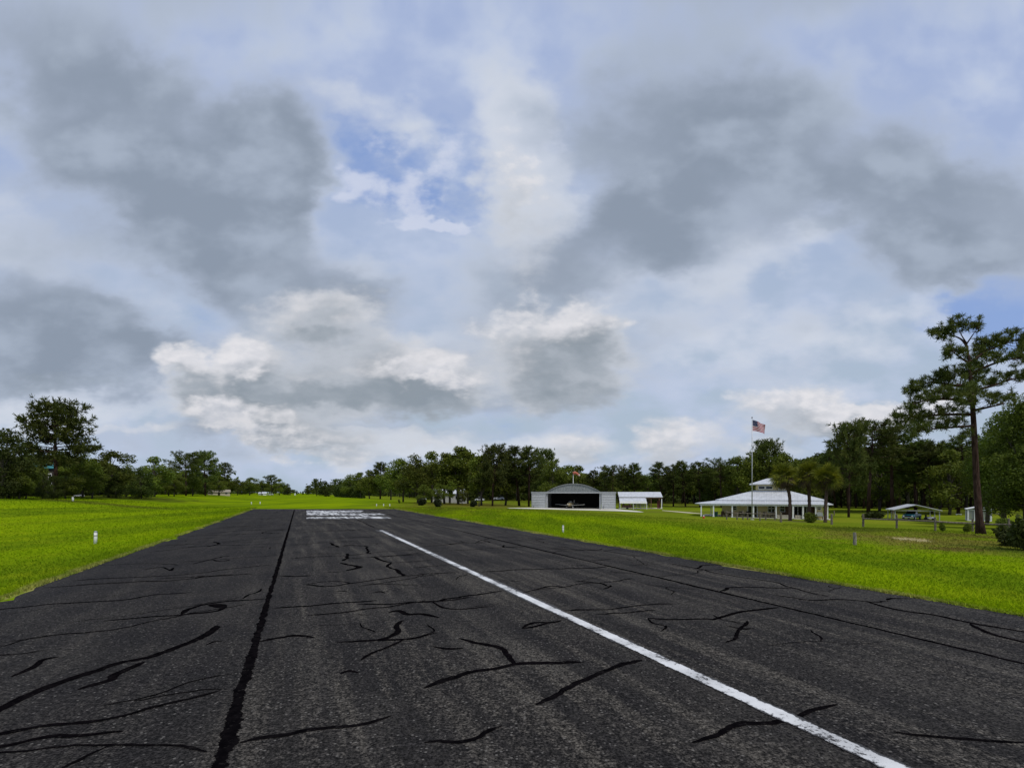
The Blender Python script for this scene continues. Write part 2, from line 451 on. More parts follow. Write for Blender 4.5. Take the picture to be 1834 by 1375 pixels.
add_patch(1200, 899, 330, 4, (0.034, 0.036, 0.008), 0.1, 0.8, 0.95)  # wood floor behind hangar and pavilion, shade painted in
add_patch(850, 894.5, 160, 3, (0.040, 0.042, 0.009), 0.1, 0.8, 0.9)  # painted shade deeper inside the grove
add_patch(160, 888, 200, 2.0, (0.040, 0.045, 0.009), 0.1, 0.8, 0.9)  # painted shade deeper inside the left wood

def build_ground():
    sv = np.concatenate([np.linspace(-2500, -300, 8), np.linspace(-250, -60, 24), np.linspace(-56, EDGE_L - 4, 26), np.linspace(EDGE_L - 3, EDGE_R + 3, 8),
                         np.linspace(EDGE_R + 4, 110, 46), np.linspace(118, 400, 18), np.linspace(500, 2500, 8)])
    tv = np.concatenate([np.linspace(-400, -40, 6), np.linspace(-30, 200, 90), np.linspace(210, 700, 40), np.linspace(800, 4500, 10)])
    Sg, Tg = np.meshgrid(sv, tv)
    X = Sg * RB - Tg * RA; Y = Sg * RA + Tg * RB
    V = np.zeros((X.size, 3)); V[:, 0] = X.ravel(); V[:, 1] = Y.ravel()
    V[:, 2] = [terrain(a, b) for a, b in zip(V[:, 0], V[:, 1])]
    rng = np.random.default_rng(3)
    ns, ntt = len(sv), len(tv)
    i = (np.arange(ntt - 1)[:, None] * ns + np.arange(ns - 1)[None]).ravel()
    Q = np.stack([i, i + 1, i + ns + 1, i + ns], 1)
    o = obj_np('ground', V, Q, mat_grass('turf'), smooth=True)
    tag(o, kind='structure')
build_ground()

# ---- runway
def mat_asphalt():
    m, t, bs = mat_base('asphalt')
    P, s = pos_s(t)
    R = t.n('ShaderNodeMapping', {'Vector': P, 'Rotation': (0, 0, math.radians(-22.94))})
    R = t.n('ShaderNodeMapping', {'Vector': P, 'Rotation': (0, 0, -math.atan2(RA, RB))})     # x across, y along
    st = t.vmath('MULTIPLY', R, (1.0, 0.06, 1.0)); st2 = t.vmath('MULTIPLY', R, (0.12, 1.2, 1.0))
    agg = t.noise(P, 26.0, 3.0, 0.7); agg2 = t.noise(P, 9.0, 4.0, 0.7)
    big = t.noise(P, 0.5, 5.0, 0.6); streak = t.noise(st, 1.6, 5.0, 0.65); band = t.noise(st2, 0.5, 3.0, 0.5)
    col = t.mix(t.ramp(big, 0.3, 0.7), (0.0150, 0.0138, 0.0136), (0.0260, 0.0235, 0.0212))
    mid = t.ramp(s, EDGE_L + 6.5, EDGE_L + 8.5)
    streak = t.math('MULTIPLY_ADD', t.math('SUBTRACT', agg, 0.5), 0.3, t.math('MULTIPLY_ADD', t.math('SUBTRACT', agg2, 0.5), 0.4, streak))
    k = t.math('MULTIPLY', t.ramp(streak, 0.46, 0.72), t.ramp(mid, 0, 1, 0.30, 0.95, False))
    col = t.mix(k, col, (0.064, 0.057, 0.047))
    col = t.mix(t.ramp(band, 0.5, 0.75, 0, 0.4), col, (0.017, 0.016, 0.016))
    edge = t.ramp(t.math('MINIMUM', t.math('SUBTRACT', EDGE_R, s), t.math('SUBTRACT', s, EDGE_L)), 2.6, 0.2, 0, 0.55)
    col = t.mix(edge, col, (0.019, 0.0185, 0.0195))
    v = t.ramp(agg, 0.36, 0.66, 0.25, 1.9); v2 = t.ramp(agg2, 0.32, 0.7, 0.5, 1.5)
    col = t.n('ShaderNodeHueSaturation', {'Color': col, 'Value': t.math('MULTIPLY', v, v2)})
    grit = t.n('ShaderNodeTexVoronoi', {'Vector': P, 'Scale': 16.0}, out=1)
    gsep = t.n('ShaderNodeSeparateColor', {0: grit})
    gd = t.n('ShaderNodeTexVoronoi', {'Vector': P, 'Scale': 16.0}, out=0)
    g = t.math('MULTIPLY', t.math('GREATER_THAN', gsep, 0.86), t.ramp(gd, 0.35, 0.2))
    col = t.mix(t.math('MULTIPLY', g, 0.75), col, (0.15, 0.14, 0.125))
    # exposed stone where the binder has worn off
    v2n = t.n('ShaderNodeTexVoronoi', {'Vector': P, 'Scale': 38.0}, out=1)
    g2 = t.math('GREATER_THAN', t.n('ShaderNodeSeparateColor', {0: v2n}), 0.62)
    wear = t.math('MULTIPLY', t.ramp(t.noise(t.vmath('MULTIPLY', R, (0.5, 0.14, 1.0)), 1.1, 5.0, 0.65), 0.45, 0.68), t.ramp(mid, 0, 1, 0.35, 1.0, False))
    col = t.mix(t.math('MULTIPLY', g2, t.math('MULTIPLY', wear, 0.42)), col, (0.115, 0.105, 0.088))
    m.node_tree.links.new(col, bs.inputs['Base Color'])
    bs.inputs['Roughness'].default_value = 0.95; bs.inputs['Specular IOR Level'].default_value = 0.08
    b = t.n('ShaderNodeBump', {'Height': t.math('MULTIPLY_ADD', agg2, 0.6, agg), 'Strength': 0.7, 'Distance': 0.012})
    m.node_tree.links.new(b, bs.inputs['Normal'])
    return m
M_ASPH = mat_asphalt()
def st_point(s, t, z): return (s * RB - t * RA, s * RA + t * RB, z)
YEND = 98.5
def s_at(s, Y, z=0.004):
    t = (Y - s * RA) / RB
    return Vector(st_point(s, t, z))
rng0 = random.Random(5)
mb = MB()
N = 260
L, R_ = [], []
for i in range(N + 1):
    f = i / N
    Y = -30 + (YEND + 30) * f
    jl = (rng0.random() - .5) * .5 + .12 * math.sin(Y * .6) + 0.16 * math.sin(Y * 1.3) + .08 * math.sin(Y * 3.1)
    jr = (rng0.random() - .5) * .42 + .08 * math.sin(Y * .7 + 1) + 0.07 * math.sin(Y * 1.7)
    L.append(s_at(EDGE_L + jl, Y)); R_.append(s_at(EDGE_R + jr, Y))
M_ = 14
vs = []
for l, r in zip(L, R_):
    for k in range(M_ + 1): vs.append(l.lerp(r, k / M_))
fs = [(i * (M_ + 1) + k, i * (M_ + 1) + k + 1, (i + 1) * (M_ + 1) + k + 1, (i + 1) * (M_ + 1) + k) for i in range(N) for k in range(M_)]
mb.add(vs, fs)
runway = tag(obj('runway', mb, M_ASPH), kind='structure')

# ---- tar joints and crack sealant, as sheets on the asphalt
def mat_tar():
    m, t, bs = mat_base('tar')
    P = t.n('ShaderNodeNewGeometry', out=0)
    n = t.noise(P, 5.0, 4.0, 0.6)
    col = t.mix(t.ramp(t.noise(P, 9.0, 5.0, 0.75), 0.56, 0.70, 0, 0.92), t.mix(t.ramp(n, 0.35, 0.7), (0.0022, 0.0019, 0.0024), (0.0055, 0.0046, 0.0052)), (0.021, 0.019, 0.018))
    m.node_tree.links.new(col, bs.inputs['Base Color'])
    bs.inputs['Roughness'].default_value = 0.9; bs.inputs['Specular IOR Level'].default_value = 0.0
    return m
M_TAR = mat_tar()
def catmull(P, n):
    out = []
    Q = [P[0] * 2 - P[1]] + P + [P[-1] * 2 - P[-2]]
    for i in range(1, len(Q) - 2):
        for k in range(n):
            t = k / n
            a, b, c, d = Q[i - 1], Q[i], Q[i + 1], Q[i + 2]
            out.append(0.5 * ((2 * b) + (c - a) * t + (2 * a - 5 * b + 4 * c - d) * t * t + (3 * b - a - 3 * c + d) * t ** 3))
    out.append(P[-1]); return out
zc = [0.0081]
def ribbon(mb, pts, width, seed=0, taper=True, wob=0.35, z=None, step=0.09, jag=0.05):
    r = random.Random(seed)
    pts = [Vector((p.x, p.y)) for p in pts]
    L = sum((pts[i + 1] - pts[i]).length for i in range(len(pts) - 1))
    P = catmull(pts, max(3, int(L / step / (len(pts) - 1))))
    if z is None:
        zc[0] += 0.00003; z = zc[0]
    n = len(P); vs = []
    o1 = tgt = 0.0; w2 = 1.0; hold = 0
    for i, p in enumerate(P):
        d = (P[min(i + 1, n - 1)] - P[max(i - 1, 0)]); d = d.normalized() if d.length else Vector((1, 0))
        nn = Vector((-d.y, d.x))
        f = i / max(1, n - 1); e = min(f, 1 - f) * L
        tp = min(1, e / 0.35 + 0.3) if taper else 1
        if hold <= 0: tgt = r.gauss(0, 1) * jag; hold = r.randint(2, 7)
        hold -= 1
        o1 += (tgt - o1) * .45
        w2 += (r.random() - .5) * .16; w2 = min(1.3, max(.75, w2))
        wl = width / 2 * tp * w2 * (1 + wob * (r.random() - .5)); wr = width / 2 * tp * w2 * (1 + wob * (r.random() - .5))
        c = p + nn * o1 * min(1, e / .5 + .1)
        a, b = c + nn * wl, c - nn * wr
        vs += [(a.x, a.y, z), (b.x, b.y, z)]
    mb.add(vs, [(2 * i, 2 * i + 1, 2 * i + 3, 2 * i + 2) for i in range(n - 1)])
CRACKS = [
 (.17, [(-60,1098),(0,1092),(100,1081),(210,1075),(280,1065),(345,1061)]),
 (.19, [(185,1112),(260,1105),(325,1101),(385,1094),(401,1086)]), (.26, [(325,1100),(345,1089),(380,1081),(430,1075),(479,1072)]), (.5, [(372,1084),(385,1084),(402,1089)]),
 (.16, [(435,1072),(457,1062),(469,1054)]), (.25, [(-60,1300),(60,1240),(150,1207),(210,1190),(260,1178),(300,1165),(350,1147),(380,1130),(388,1120)]), (.26, [(140,1235),(200,1212),(258,1185)]),
 (.22, [(20,1212),(55,1197),(80,1182),(106,1176)]), (.18, [(130,1040),(210,1035),(280,1032),(350,1027),(425,1017),(492,1011)]), (.3, [(350,1036),(357,1034),(366,1032)]),
 (.16, [(265,989),(375,977),(440,976),(505,972)]), (.15, [(345,1010),(375,1002),(395,997),(412,996)]), (.18, [(380,1002),(398,1005),(412,1002)]),
 (.13, [(180,1013),(230,1010),(280,1009),(320,1012)]), (.14, [(255,1020),(290,1016),(305,1022),(312,1016)]), (.2, [(370,979),(390,974),(383,970)]),
 (.14, [(350,956),(390,954),(440,949),(515,948)]), (.14, [(390,944),(430,942),(470,940),(512,939)]), (.22, [(464,930),(470,929),(474,928)]), (.22, [(477,931),(482,929),(486,928)]), (.14, [(330,967),(370,964),(395,962)]),
 (.14, [(420,958),(432,956),(440,957)]), (.14, [(468,955),(474,952),(490,950),(514,948)]), (.14, [(400,921),(430,920),(455,921)]),
 (.17, [(495,1032),(530,1032),(556,1030)]), (.19, [(547,1047),(590,1050),(640,1043),(700,1034),(760,1028),(820,1025)]), (.15, [(547,1047),(575,1042),(610,1041),(632,1045)]),
 (.2, [(487,1089),(550,1086),(600,1080),(650,1077),(676,1075)]), (.2, [(640,1082),(690,1082),(740,1079),(780,1078),(800,1072),(850,1066),(905,1057)]), (.17, [(775,1078),(805,1090),(840,1090),(882,1086)]),
 (.26, [(695,1097),(715,1093),(730,1100),(755,1100),(787,1106)]), (.26, [(722,1111),(705,1121),(708,1133),(690,1143),(668,1147)]), (.15, [(600,1150),(670,1147),(715,1147),(745,1141),(768,1137)]),
 (.22, [(463,1149),(500,1141),(530,1138),(562,1142)]), (.22, [(822,1143),(860,1152),(895,1160),(905,1172),(923,1190)]), (.26, [(760,1232),(800,1215),(840,1205),(880,1199),(923,1190),(960,1188),(1005,1188),(1045,1186)]),
 (.2, [(960,1262),(1000,1240),(1040,1225),(1075,1209),(1113,1190),(1150,1182)]), (.19, [(935,1125),(955,1116),(985,1115),(1005,1111)]), (.19, [(935,1126),(960,1122),(985,1115)]), (.17, [(1010,1094),(1060,1092),(1100,1090),(1160,1083),(1205,1081)]),
 (.2, [(1160,1107),(1200,1109),(1260,1108),(1282,1109),(1305,1103),(1337,1095),(1395,1088)]), (.12, [(1160,1107),(1170,1116),(1190,1121),(1184,1130)]),
 (.2, [(1288,1059),(1311,1052),(1353,1052),(1421,1053)]), (.16, [(1199,1009),(1245,1018),(1305,1030),(1379,1041),(1421,1053),(1483,1068)]), (.2, [(1245,1019),(1262,1012),(1300,1012)]),
 (.18, [(1390,1066),(1447,1074),(1505,1073),(1564,1077),(1592,1077)]), (.18, [(1588,1075),(1600,1072),(1630,1072)]), (.22, [(1551,1077),(1612,1093),(1677,1102),(1742,1116),(1834,1132),(1900,1142)]), (.2, [(1738,1117),(1758,1129),(1790,1139),(1834,1150),(1890,1160)]),
 (.17, [(772,987),(832,985),(904,980),(940,979)]), (.22, [(902,976),(906,980),(925,979)]), (.17, [(863,1024),(917,1021),(976,1019),(1048,1017),(1093,1014)]), (.2, [(1057,1004),(1075,1003),(1095,1001)]),
 (.15, [(981,983),(1036,984),(1079,986),(1110,983)]), (.13, [(1079,986),(1120,993),(1156,997)]), (.15, [(850,972),(880,963),(926,962)]), (.14, [(918,960),(950,964),(975,972)]),
 (.14, [(520,976),(592,971),(645,968)]), (.14, [(590,966),(628,963),(685,961)]), (.3, [(592,972),(597,976),(606,980)]), (.24, [(616,976),(652,978),(658,984),(664,992)]),
 (.16, [(520,1000),(580,996),(621,995),(688,988),(745,984)]), (.14, [(554,992),(616,991)]), (.3, [(623,991),(624,998),(615,1004)]), (.15, [(664,997),(702,996),(755,989)]),
 (.24, [(664,997),(688,1005),(702,1008)]), (.15, [(700,1008),(740,1006),(774,1003)]), (.28, [(700,1008),(693,1015),(712,1020),(721,1029),(730,1031)]), (.34, [(609,1008),(625,1011),(642,1016),(620,1022)]), (.14, [(580,1025),(597,1025),(620,1023)]),
 (.12, [(520,950),(580,950),(655,948)]), (.16, [(506,1031),(530,1032),(556,1031)]), (.13, [(740,1017),(770,1014),(800,1012)]), (.1, [(640,1100),(660,1102)]),
 (.14, [(600,1060),(612,1058),(625,1060)]), (.14, [(668,1062),(680,1059),(690,1062)]), (.2, [(610,1207),(625,1202),(642,1205)]), (.16, [(775,1158),(800,1163),(830,1161)]), (.14, [(370,1155),(385,1150),(398,1148)]),
 (.16, [(1340,995),(1380,1003),(1420,1008)]), (.15, [(1300,1120),(1330,1127),(1350,1125)]), (.16, [(1030,1040),(1070,1044),(1090,1050)]), (.18, [(960,1055),(985,1050),(1010,1052)]), (.15, [(880,1045),(900,1040),(930,1041)]), (.16, [(1080,1055),(1092,1051),(1094,1048)]),
 (.15, [(430,1330),(520,1312),(640,1300),(700,1282)]), (.14, [(1240,1330),(1330,1300),(1420,1290),(1500,1262)]), (.15, [(-40,1345),(80,1322),(220,1310)]), (.14, [(760,1330),(830,1322),(900,1300)]), (.14, [(1600,1310),(1700,1322),(1834,1330)]),
]
mb = MB()
vpx = 536.5
def joint(k, y0, y1, width, seed, wob, dx=0, jag=.018):
    pts = [flat(vpx + k * (y - HY) + dx, y) for y in np.geomspace(y0 - HY, y1 - HY, 40) + HY]
    ribbon(mb, pts, width, seed, False, wob, jag=jag)
joint(-0.290, 1900, 912.2, .145, 1, .5)
joint(-0.306, 1900, 912.4, .08, 2, .7)
joint(4.26, 1900, 911.8, .14, 3, .3, -6)
joint(2.14, 945, 929, .10, 4, .4)
for i, (w, pts) in enumerate(CRACKS):
    ribbon(mb, [flat(*p) for p in pts], w * (.62 if pts[0][1] > 1050 else .66), 100 + i)
# hairline cracks and short sealed branches between the traced ones
rc = random.Random(19)
def st2(s, t): return Vector((s * RB - t * RA, s * RA + t * RB))
lanes = [(EDGE_L + .3, -0.85), (-0.85, 6.3), (6.5, 12.2), (12.4, EDGE_R - .3)]
for i in range(120):
    la, lb = rc.choice(lanes)
    t0 = 7 + 92 * rc.random()
    s0 = la + (lb - la) * rc.random(); L_ = rc.uniform(.8, 4.5); ang = rc.gauss(0.10, .28) if rc.random() < .85 else rc.uniform(0, 3.1)
    pts = [st2(s0, t0)]; ss, tt, a = s0, t0, ang
    for k in range(int(L_ / .45) + 2):
        a += rc.gauss(0, .30); a += (ang - a) * .3
        ss += .45 * math.cos(a); tt += .45 * math.sin(a)
        if ss < la or ss > lb: break
        pts.append(st2(ss, tt))
    if len(pts) < 3: continue
    ribbon(mb, pts, rc.choice([.018, .025, .035, .05, .07]) * (1 + t0 / 120), 500 + i, True, .8, jag=.045)
    if rc.random() < .4:
        k = rc.randrange(1, len(pts) - 1); q = pts[k]; br = [q]; aa = a + rc.choice([-1, 1]) * rc.uniform(.7, 1.5)
        for j in range(rc.randint(2, 4)): br.append(br[-1] + Vector((math.cos(aa + rc.gauss(0, .3)), math.sin(aa + rc.gauss(0, .3)))) * .35)
        ribbon(mb, br, .04 * (1 + t0 / 120), 800 + i, True, .8, jag=.05)
# long transverse joints right across, thin and wandering
for i, t0 in enumerate([14, 22.5, 29, 37, 44, 53, 61, 70, 78, 86]):
    for la, lb in lanes:
        if rc.random() < .3: continue
        f0, f1 = rc.uniform(0, .15), rc.uniform(.75, 1)
        q = [st2(la + (lb - la) * (f0 + (f1 - f0) * k / 6), t0 + (la + (lb - la) * (f0 + (f1 - f0) * k / 6)) * .12 + rc.gauss(0, .16)) for k in range(7)]
        ribbon(mb, q, rc.uniform(.05, .09) * (1 + t0 / 90), 900 + i * 4, True, .6, jag=.07)
tag(obj('crack_sealant', mb, M_TAR, runway))

# ---- white paint
def mat_paint(worn, streaky=0.0, centre=None, half=.17):
    m, t, bs = mat_base('runway_paint')
    P = t.n('ShaderNodeNewGeometry', out=0)
    n = t.noise(P, 11.0, 6.0, 0.8); n2 = t.noise(P, 1.0, 3.0, 0.6)
    R = t.n('ShaderNodeMapping', {'Vector': P, 'Rotation': (0, 0, -math.atan2(RA, RB))})
    R = t.vmath('MULTIPLY', R, (1.0, 0.05, 1.0))
    n3 = t.noise(R, 2.6, 3.0, 0.6)
    k = t.math('MULTIPLY_ADD', n2, 0.5, n)
    k = t.math('MULTIPLY_ADD', t.math('SUBTRACT', n3, 0.5), streaky, k)
    if centre is not None:
        s_ = t.n('ShaderNodeVectorMath', {0: P, 1: (RB, RA, 0)}, operation='DOT_PRODUCT', out=1)
        e = t.math('DIVIDE', t.math('ABSOLUTE', t.math('SUBTRACT', s_, centre)), half)
        k = t.math('SUBTRACT', k, t.ramp(e, 0.55, 1.05, 0.0, 0.34))
    k = t.ramp(k, worn - 0.05, worn + 0.05)
    col = t.mix(k, (0.03, 0.028, 0.027), t.mix(t.ramp(n2, 0.3, 0.7), (0.42, 0.42, 0.41), (0.66, 0.66, 0.645)))
    m.node_tree.links.new(col, bs.inputs['Base Color']); bs.inputs['Roughness'].default_value = 0.75
    return m
mb = MB()
pts = [flat(vpx + 2.165 * (y - HY), y) for y in np.geomspace(1900 - HY, 950.3 - HY, 60) + HY]
ribbon(mb, pts, .37, 77, False, .12, z=0.0145, jag=.01)
e = [flat(671, 949.2, .0146), flat(690, 949.4, .0146), flat(697, 952.2, .0146), flat(698, 954.5, .0146), flat(689, 954.5, .0146)]
mb.add(e, [tuple(range(5))])
obj('centre_line', mb, mat_paint(0.675, .6, (2.165 * H) * RB, .185), runway)
def px_poly(mb, pts, z=0.0150): mb.add([flat(x, y, z) for x, y in pts], [tuple(range(len(pts)))])
mb = MB()
px_poly(mb, [(549, 914), (651, 913.8), (640, 915.0), (604, 915.4), (603, 918.6), (681, 919.0), (692, 921.6), (655, 922.2), (663, 924.4), (695, 925), (702, 928.2), (549, 928.6), (549, 926.2), (562, 925.2), (652, 924.3), (644, 922.5), (560, 922.3), (549, 921.5)])
obj('runway_number', mb, mat_paint(0.755, 1.0), runway)
mb = MB()
px_poly(mb, [(560, 914.3), (602, 914.3), (601, 918), (556, 921)], .0165); px_poly(mb, [(630, 914.4), (651, 914.2), (646, 916.8), (604, 917.2), (606, 915.4), (626, 915.2)], .0165)
obj('runway_number', mb, mat_paint(0.74, 0.9), runway)

# ---- concrete apron and sandy track
def mat_simple(name, c1, c2, scale=2.0, rough=0.8, spec=0.3, metal=0.0, detail=4.0, lo=.35, hi=.65):
    m, t, bs = mat_base(name)
    P = t.n('ShaderNodeTexCoord'); P = m.node_tree.nodes[-1].outputs['Object']
    n = t.noise(P, scale, detail, 0.6)
    m.node_tree.links.new(t.mix(t.ramp(n, lo, hi), c1, c2), bs.inputs['Base Color'])
    bs.inputs['Roughness'].default_value = rough; bs.inputs['Specular IOR Level'].default_value = spec; bs.inputs['Metallic'].default_value = metal
    return m
M_CONC = mat_simple('concrete', (0.52, 0.49, 0.40), (0.64, 0.61, 0.52), 0.6)
M_SAND = mat_simple('sand', (0.40, 0.36, 0.22), (0.55, 0.50, 0.34), 0.8)
def drape(name, pix, mat, lift=0.02, kind='structure'):
    """a sheet of ground between two pixel edges: pix = [(x_top, y_top, x_bottom, y_bottom), ...]"""
    mb = MB(); vs = []
    for i in range(len(pix) - 1):
        for k in range(8):
            f = k / 8; a = [u + (v - u) * f for u, v in zip(pix[i], pix[i + 1])]
            vs.append(a)
    vs.append(pix[-1])
    V = []
    for a in vs:
        p, q = at(a[0], a[1]), at(a[2], a[3])
        for k in range(5):
            w = p.lerp(q, k / 4); V.append((w.x, w.y, terrain(w.x, w.y) + lift))
    mb.add(V, [(i * 5 + k, i * 5 + k + 1, (i + 1) * 5 + k + 1, (i + 1) * 5 + k) for i in range(len(vs) - 1) for k in range(4)])
    return tag(obj(name, mb, mat), kind=kind)
drape('concrete_apron', [(908, 909.4, 912, 910.0), (950, 909.0, 952, 911.0), (1030, 909.0, 1034, 913.2), (1104, 911.5, 1110, 915.2), (1140, 914.6, 1146, 917.0), (1152, 916.6, 1153, 917.0)], M_CONC, .03)
drape('sandy_track', [(1186, 913.6, 1186, 914.4), (1210, 915.2, 1210, 916.6), (1232, 917.0, 1232, 918.6), (1258, 919.4, 1258, 920.2)], M_SAND, .03)

# ---- grass blades along both sides of the strip
def build_blades():
    rng = np.random.default_rng(11)
    def scat(n, s0, s1, y0, y1, edge):
        u = rng.random(n) ** edge
        s = s0 + (s1 - s0) * u
        Y = y0 * (y1 / y0) ** (rng.random(n) ** 1.15)
        t = (Y - s * RA) / RB
        X = s * RB - t * RA
        ok = np.abs(X) < Y * 1.08 + 1
        return np.stack([X[ok], Y[ok]], 1), np.abs(s[ok] - s0)
    a, da = scat(100000, EDGE_L - .05, EDGE_L - 40, 9, 110, 1.9)
    b, db = scat(170000, EDGE_R + .02, EDGE_R + 40, 9, 110, 1.9)
    a2, da2 = scat(9000, EDGE_L + .12, EDGE_L - .5, 9, 99, 1.0)
    b2, db2 = scat(12000, EDGE_R - .08, EDGE_R + .5, 9, 99, 1.0)
    P = np.concatenate([a, b, a2, b2]); D = np.concatenate([da, db, da2, db2]); n = len(P)
    z = np.array([terrain(x, y) for x, y in P])
    h = (0.03 + 0.06 * rng.random(n)) * np.where(D < 1.2, 1.15, 1.0) * (1 + P[:, 1] / 90)
    w = (0.010 + 0.008 * rng.random(n)) * (1 + P[:, 1] / 18)
    th = rng.random(n) * 2 * np.pi; lean = rng.normal(0, .7, (n, 2)) * h[:, None]
    V = np.zeros((n, 3, 3))
    V[:, 0] = np.stack([P[:, 0] - np.cos(th) * w, P[:, 1] - np.sin(th) * w, z - .01], 1)
    V[:, 1] = np.stack([P[:, 0] + np.cos(th) * w, P[:, 1] + np.sin(th) * w, z - .01], 1)
    V[:, 2] = np.stack([P[:, 0] + lean[:, 0], P[:, 1] + lean[:, 1], z + h], 1)
    tone = np.repeat(rng.random(n), 3)
    o = obj_np('lawn_grass', V.reshape(-1, 3), np.arange(3 * n).reshape(n, 3), mat_grass('grass_blades', True), attr=tone)
    tag(o, 'short bright green grass blades growing along both edges of the asphalt strip', 'grass', kind='stuff')
build_blades()
# ------------------------------------------------------------------ trees and plants
def mat_leaf(name, c1, c2, c3, transl=0.25, vary=0.35):
    m, t, bs = mat_base(name)
    P = t.n('ShaderNodeTexCoord'); P = m.node_tree.nodes[-1].outputs['Object']
    r = t.n('ShaderNodeObjectInfo', out=5)
    a = t.n('ShaderNodeAttribute', attribute_name='tone', out=2)
    col = t.mix(a, c1, c2)
    n = t.noise(P, 0.9, 2.0, 0.5)
    col = t.mix(t.ramp(n, 0.45, 0.7, 0, 0.6), col, c3)
    col = t.n('ShaderNodeHueSaturation', {'Color': col, 'Value': t.ramp(r, 0, 1, 1 - vary, 1 + vary, False), 'Hue': t.ramp(r, 0, 1, 0.487, 0.513, False)})
    m.node_tree.links.new(col, bs.inputs['Base Color'])
    bs.inputs['Roughness'].default_value = 0.7; bs.inputs['Specular IOR Level'].default_value = 0.2
    out = [n for n in m.node_tree.nodes if n.type == 'OUTPUT_MATERIAL'][0]
    tr = t.n('ShaderNodeBsdfTranslucent', {'Color': col})
    mx = t.n('ShaderNodeMixShader', {0: transl, 1: bs.outputs[0], 2: tr})
    m.node_tree.links.new(mx, out.inputs[0])
    return m
def mat_bark(name, c1, c2, sc=(6, 6, 1.2)):
    m, t, bs = mat_base(name)
    P = t.n('ShaderNodeTexCoord'); P = m.node_tree.nodes[-1].outputs['Object']
    n = t.noise(t.vmath('MULTIPLY', P, sc), 1.5, 4.0, 0.65)
    m.node_tree.links.new(t.mix(t.ramp(n, 0.35, 0.65), c1, c2), bs.inputs['Base Color'])
    b = t.n('ShaderNodeBump', {'Height': n, 'Strength': 0.8, 'Distance': 0.05}); m.node_tree.links.new(b, bs.inputs['Normal'])
    bs.inputs['Roughness'].default_value = 0.95; bs.inputs['Specular IOR Level'].default_value = 0.1
    return m
M_OAK = mat_leaf('oak_leaves', (0.0590, 0.0850, 0.0083), (0.1274, 0.1558, 0.0142), (0.1628, 0.1794, 0.0165))
M_DOAK = mat_leaf('dark_leaves', (0.0330, 0.0519, 0.0071), (0.0637, 0.0850, 0.0106), (0.0779, 0.0920, 0.0118))
M_PINE = mat_leaf('pine_needles', (0.0496, 0.0732, 0.0118), (0.1015, 0.1274, 0.0189), (0.1322, 0.1463, 0.0236), 0.2)
M_GPINE = mat_leaf('giant_pine_needles', (0.0354, 0.0555, 0.0083), (0.0850, 0.1109, 0.0142), (0.1239, 0.1416, 0.0189), 0.2)
M_PALM = mat_leaf('palm_fronds', (0.036, 0.050, 0.005), (0.190, 0.195, 0.014), (0.300, 0.270, 0.020), 0.25, 0.15)
M_DEADP = mat_leaf('dead_fronds', (0.045, 0.030, 0.017), (0.13, 0.090, 0.05), (0.035, 0.024, 0.015), 0.15, 0.1)
M_BARK = mat_bark('pine_bark', (0.026, 0.015, 0.011), (0.078, 0.046, 0.035))
M_KLEAF = mat_leaf('black_green_leaves', (0.012, 0.018, 0.004), (0.022, 0.030, 0.006), (0.028, 0.036, 0.006), .1, .15)
M_GBARK = mat_bark('oak_bark', (0.045, 0.036, 0.028), (0.105, 0.088, 0.070))
M_PBARK = mat_bark('palm_bark', (0.050, 0.034, 0.026), (0.125, 0.085, 0.066), (4, 4, 6))
M_DEAD = mat_bark('dead_wood', (0.26, 0.22, 0.17), (0.42, 0.37, 0.30))

def unit(v): return v / np.maximum(np.linalg.norm(v, axis=1, keepdims=True), 1e-9)
def leaf_cards(C, size, rng, aspect=0.6, up=0.0):
    """one small rhombic leaf face per centre"""
    n = len(C)
    a = unit(rng.normal(size=(n, 3))); b = rng.normal(size=(n, 3))
    nrm = unit(a); nrm[:, 2] += up * rng.random(n)
    nrm = unit(nrm)
    u = unit(np.cross(nrm, b)); w = np.cross(nrm, u)
    s = (size * (0.6 + 0.8 * rng.random(n)))[:, None]
    V = np.stack([C - u * s, C + w * s * aspect, C + u * s, C - w * s * aspect], 1)
    return V
def crown_mesh(Vq, tone):
    n, k = Vq.shape[:2]
    return Vq.reshape(-1, 3), np.arange(n * k).reshape(n, k), np.repeat(tone, k)
def tufts(C, D, rng, K=10, length=0.3, width=0.03, spread=0.9):
    """a brush of needle blades at each point, fanning round direction D"""
    n = len(C)
    d = unit(np.repeat(D, K, 0) + rng.normal(size=(n * K, 3)) * spread)
    c = np.repeat(C, K, 0)
    side = unit(np.cross(d, rng.normal(size=(n * K, 3))))
    L = (length * (0.6 + 0.7 * rng.random(n * K)))[:, None]
    V = np.stack([c - side * width * .5, c + side * width * .5, c + d * L + side * width * .35, c + d * L - side * width * .35], 1)
    return V, np.repeat(rng.random(n), K)

def make_tree(name, trunk_mb, bark, V, tone, leafmat, loc=(0, 0, 0), limbs_in_trunk=True):
    r = empty(name, loc)
    obj('trunk', trunk_mb, bark, r, smooth=True)
    v, q, tn = crown_mesh(V, tone)
    obj_np('crown', v, q, leafmat, r, attr=tn)
    return r

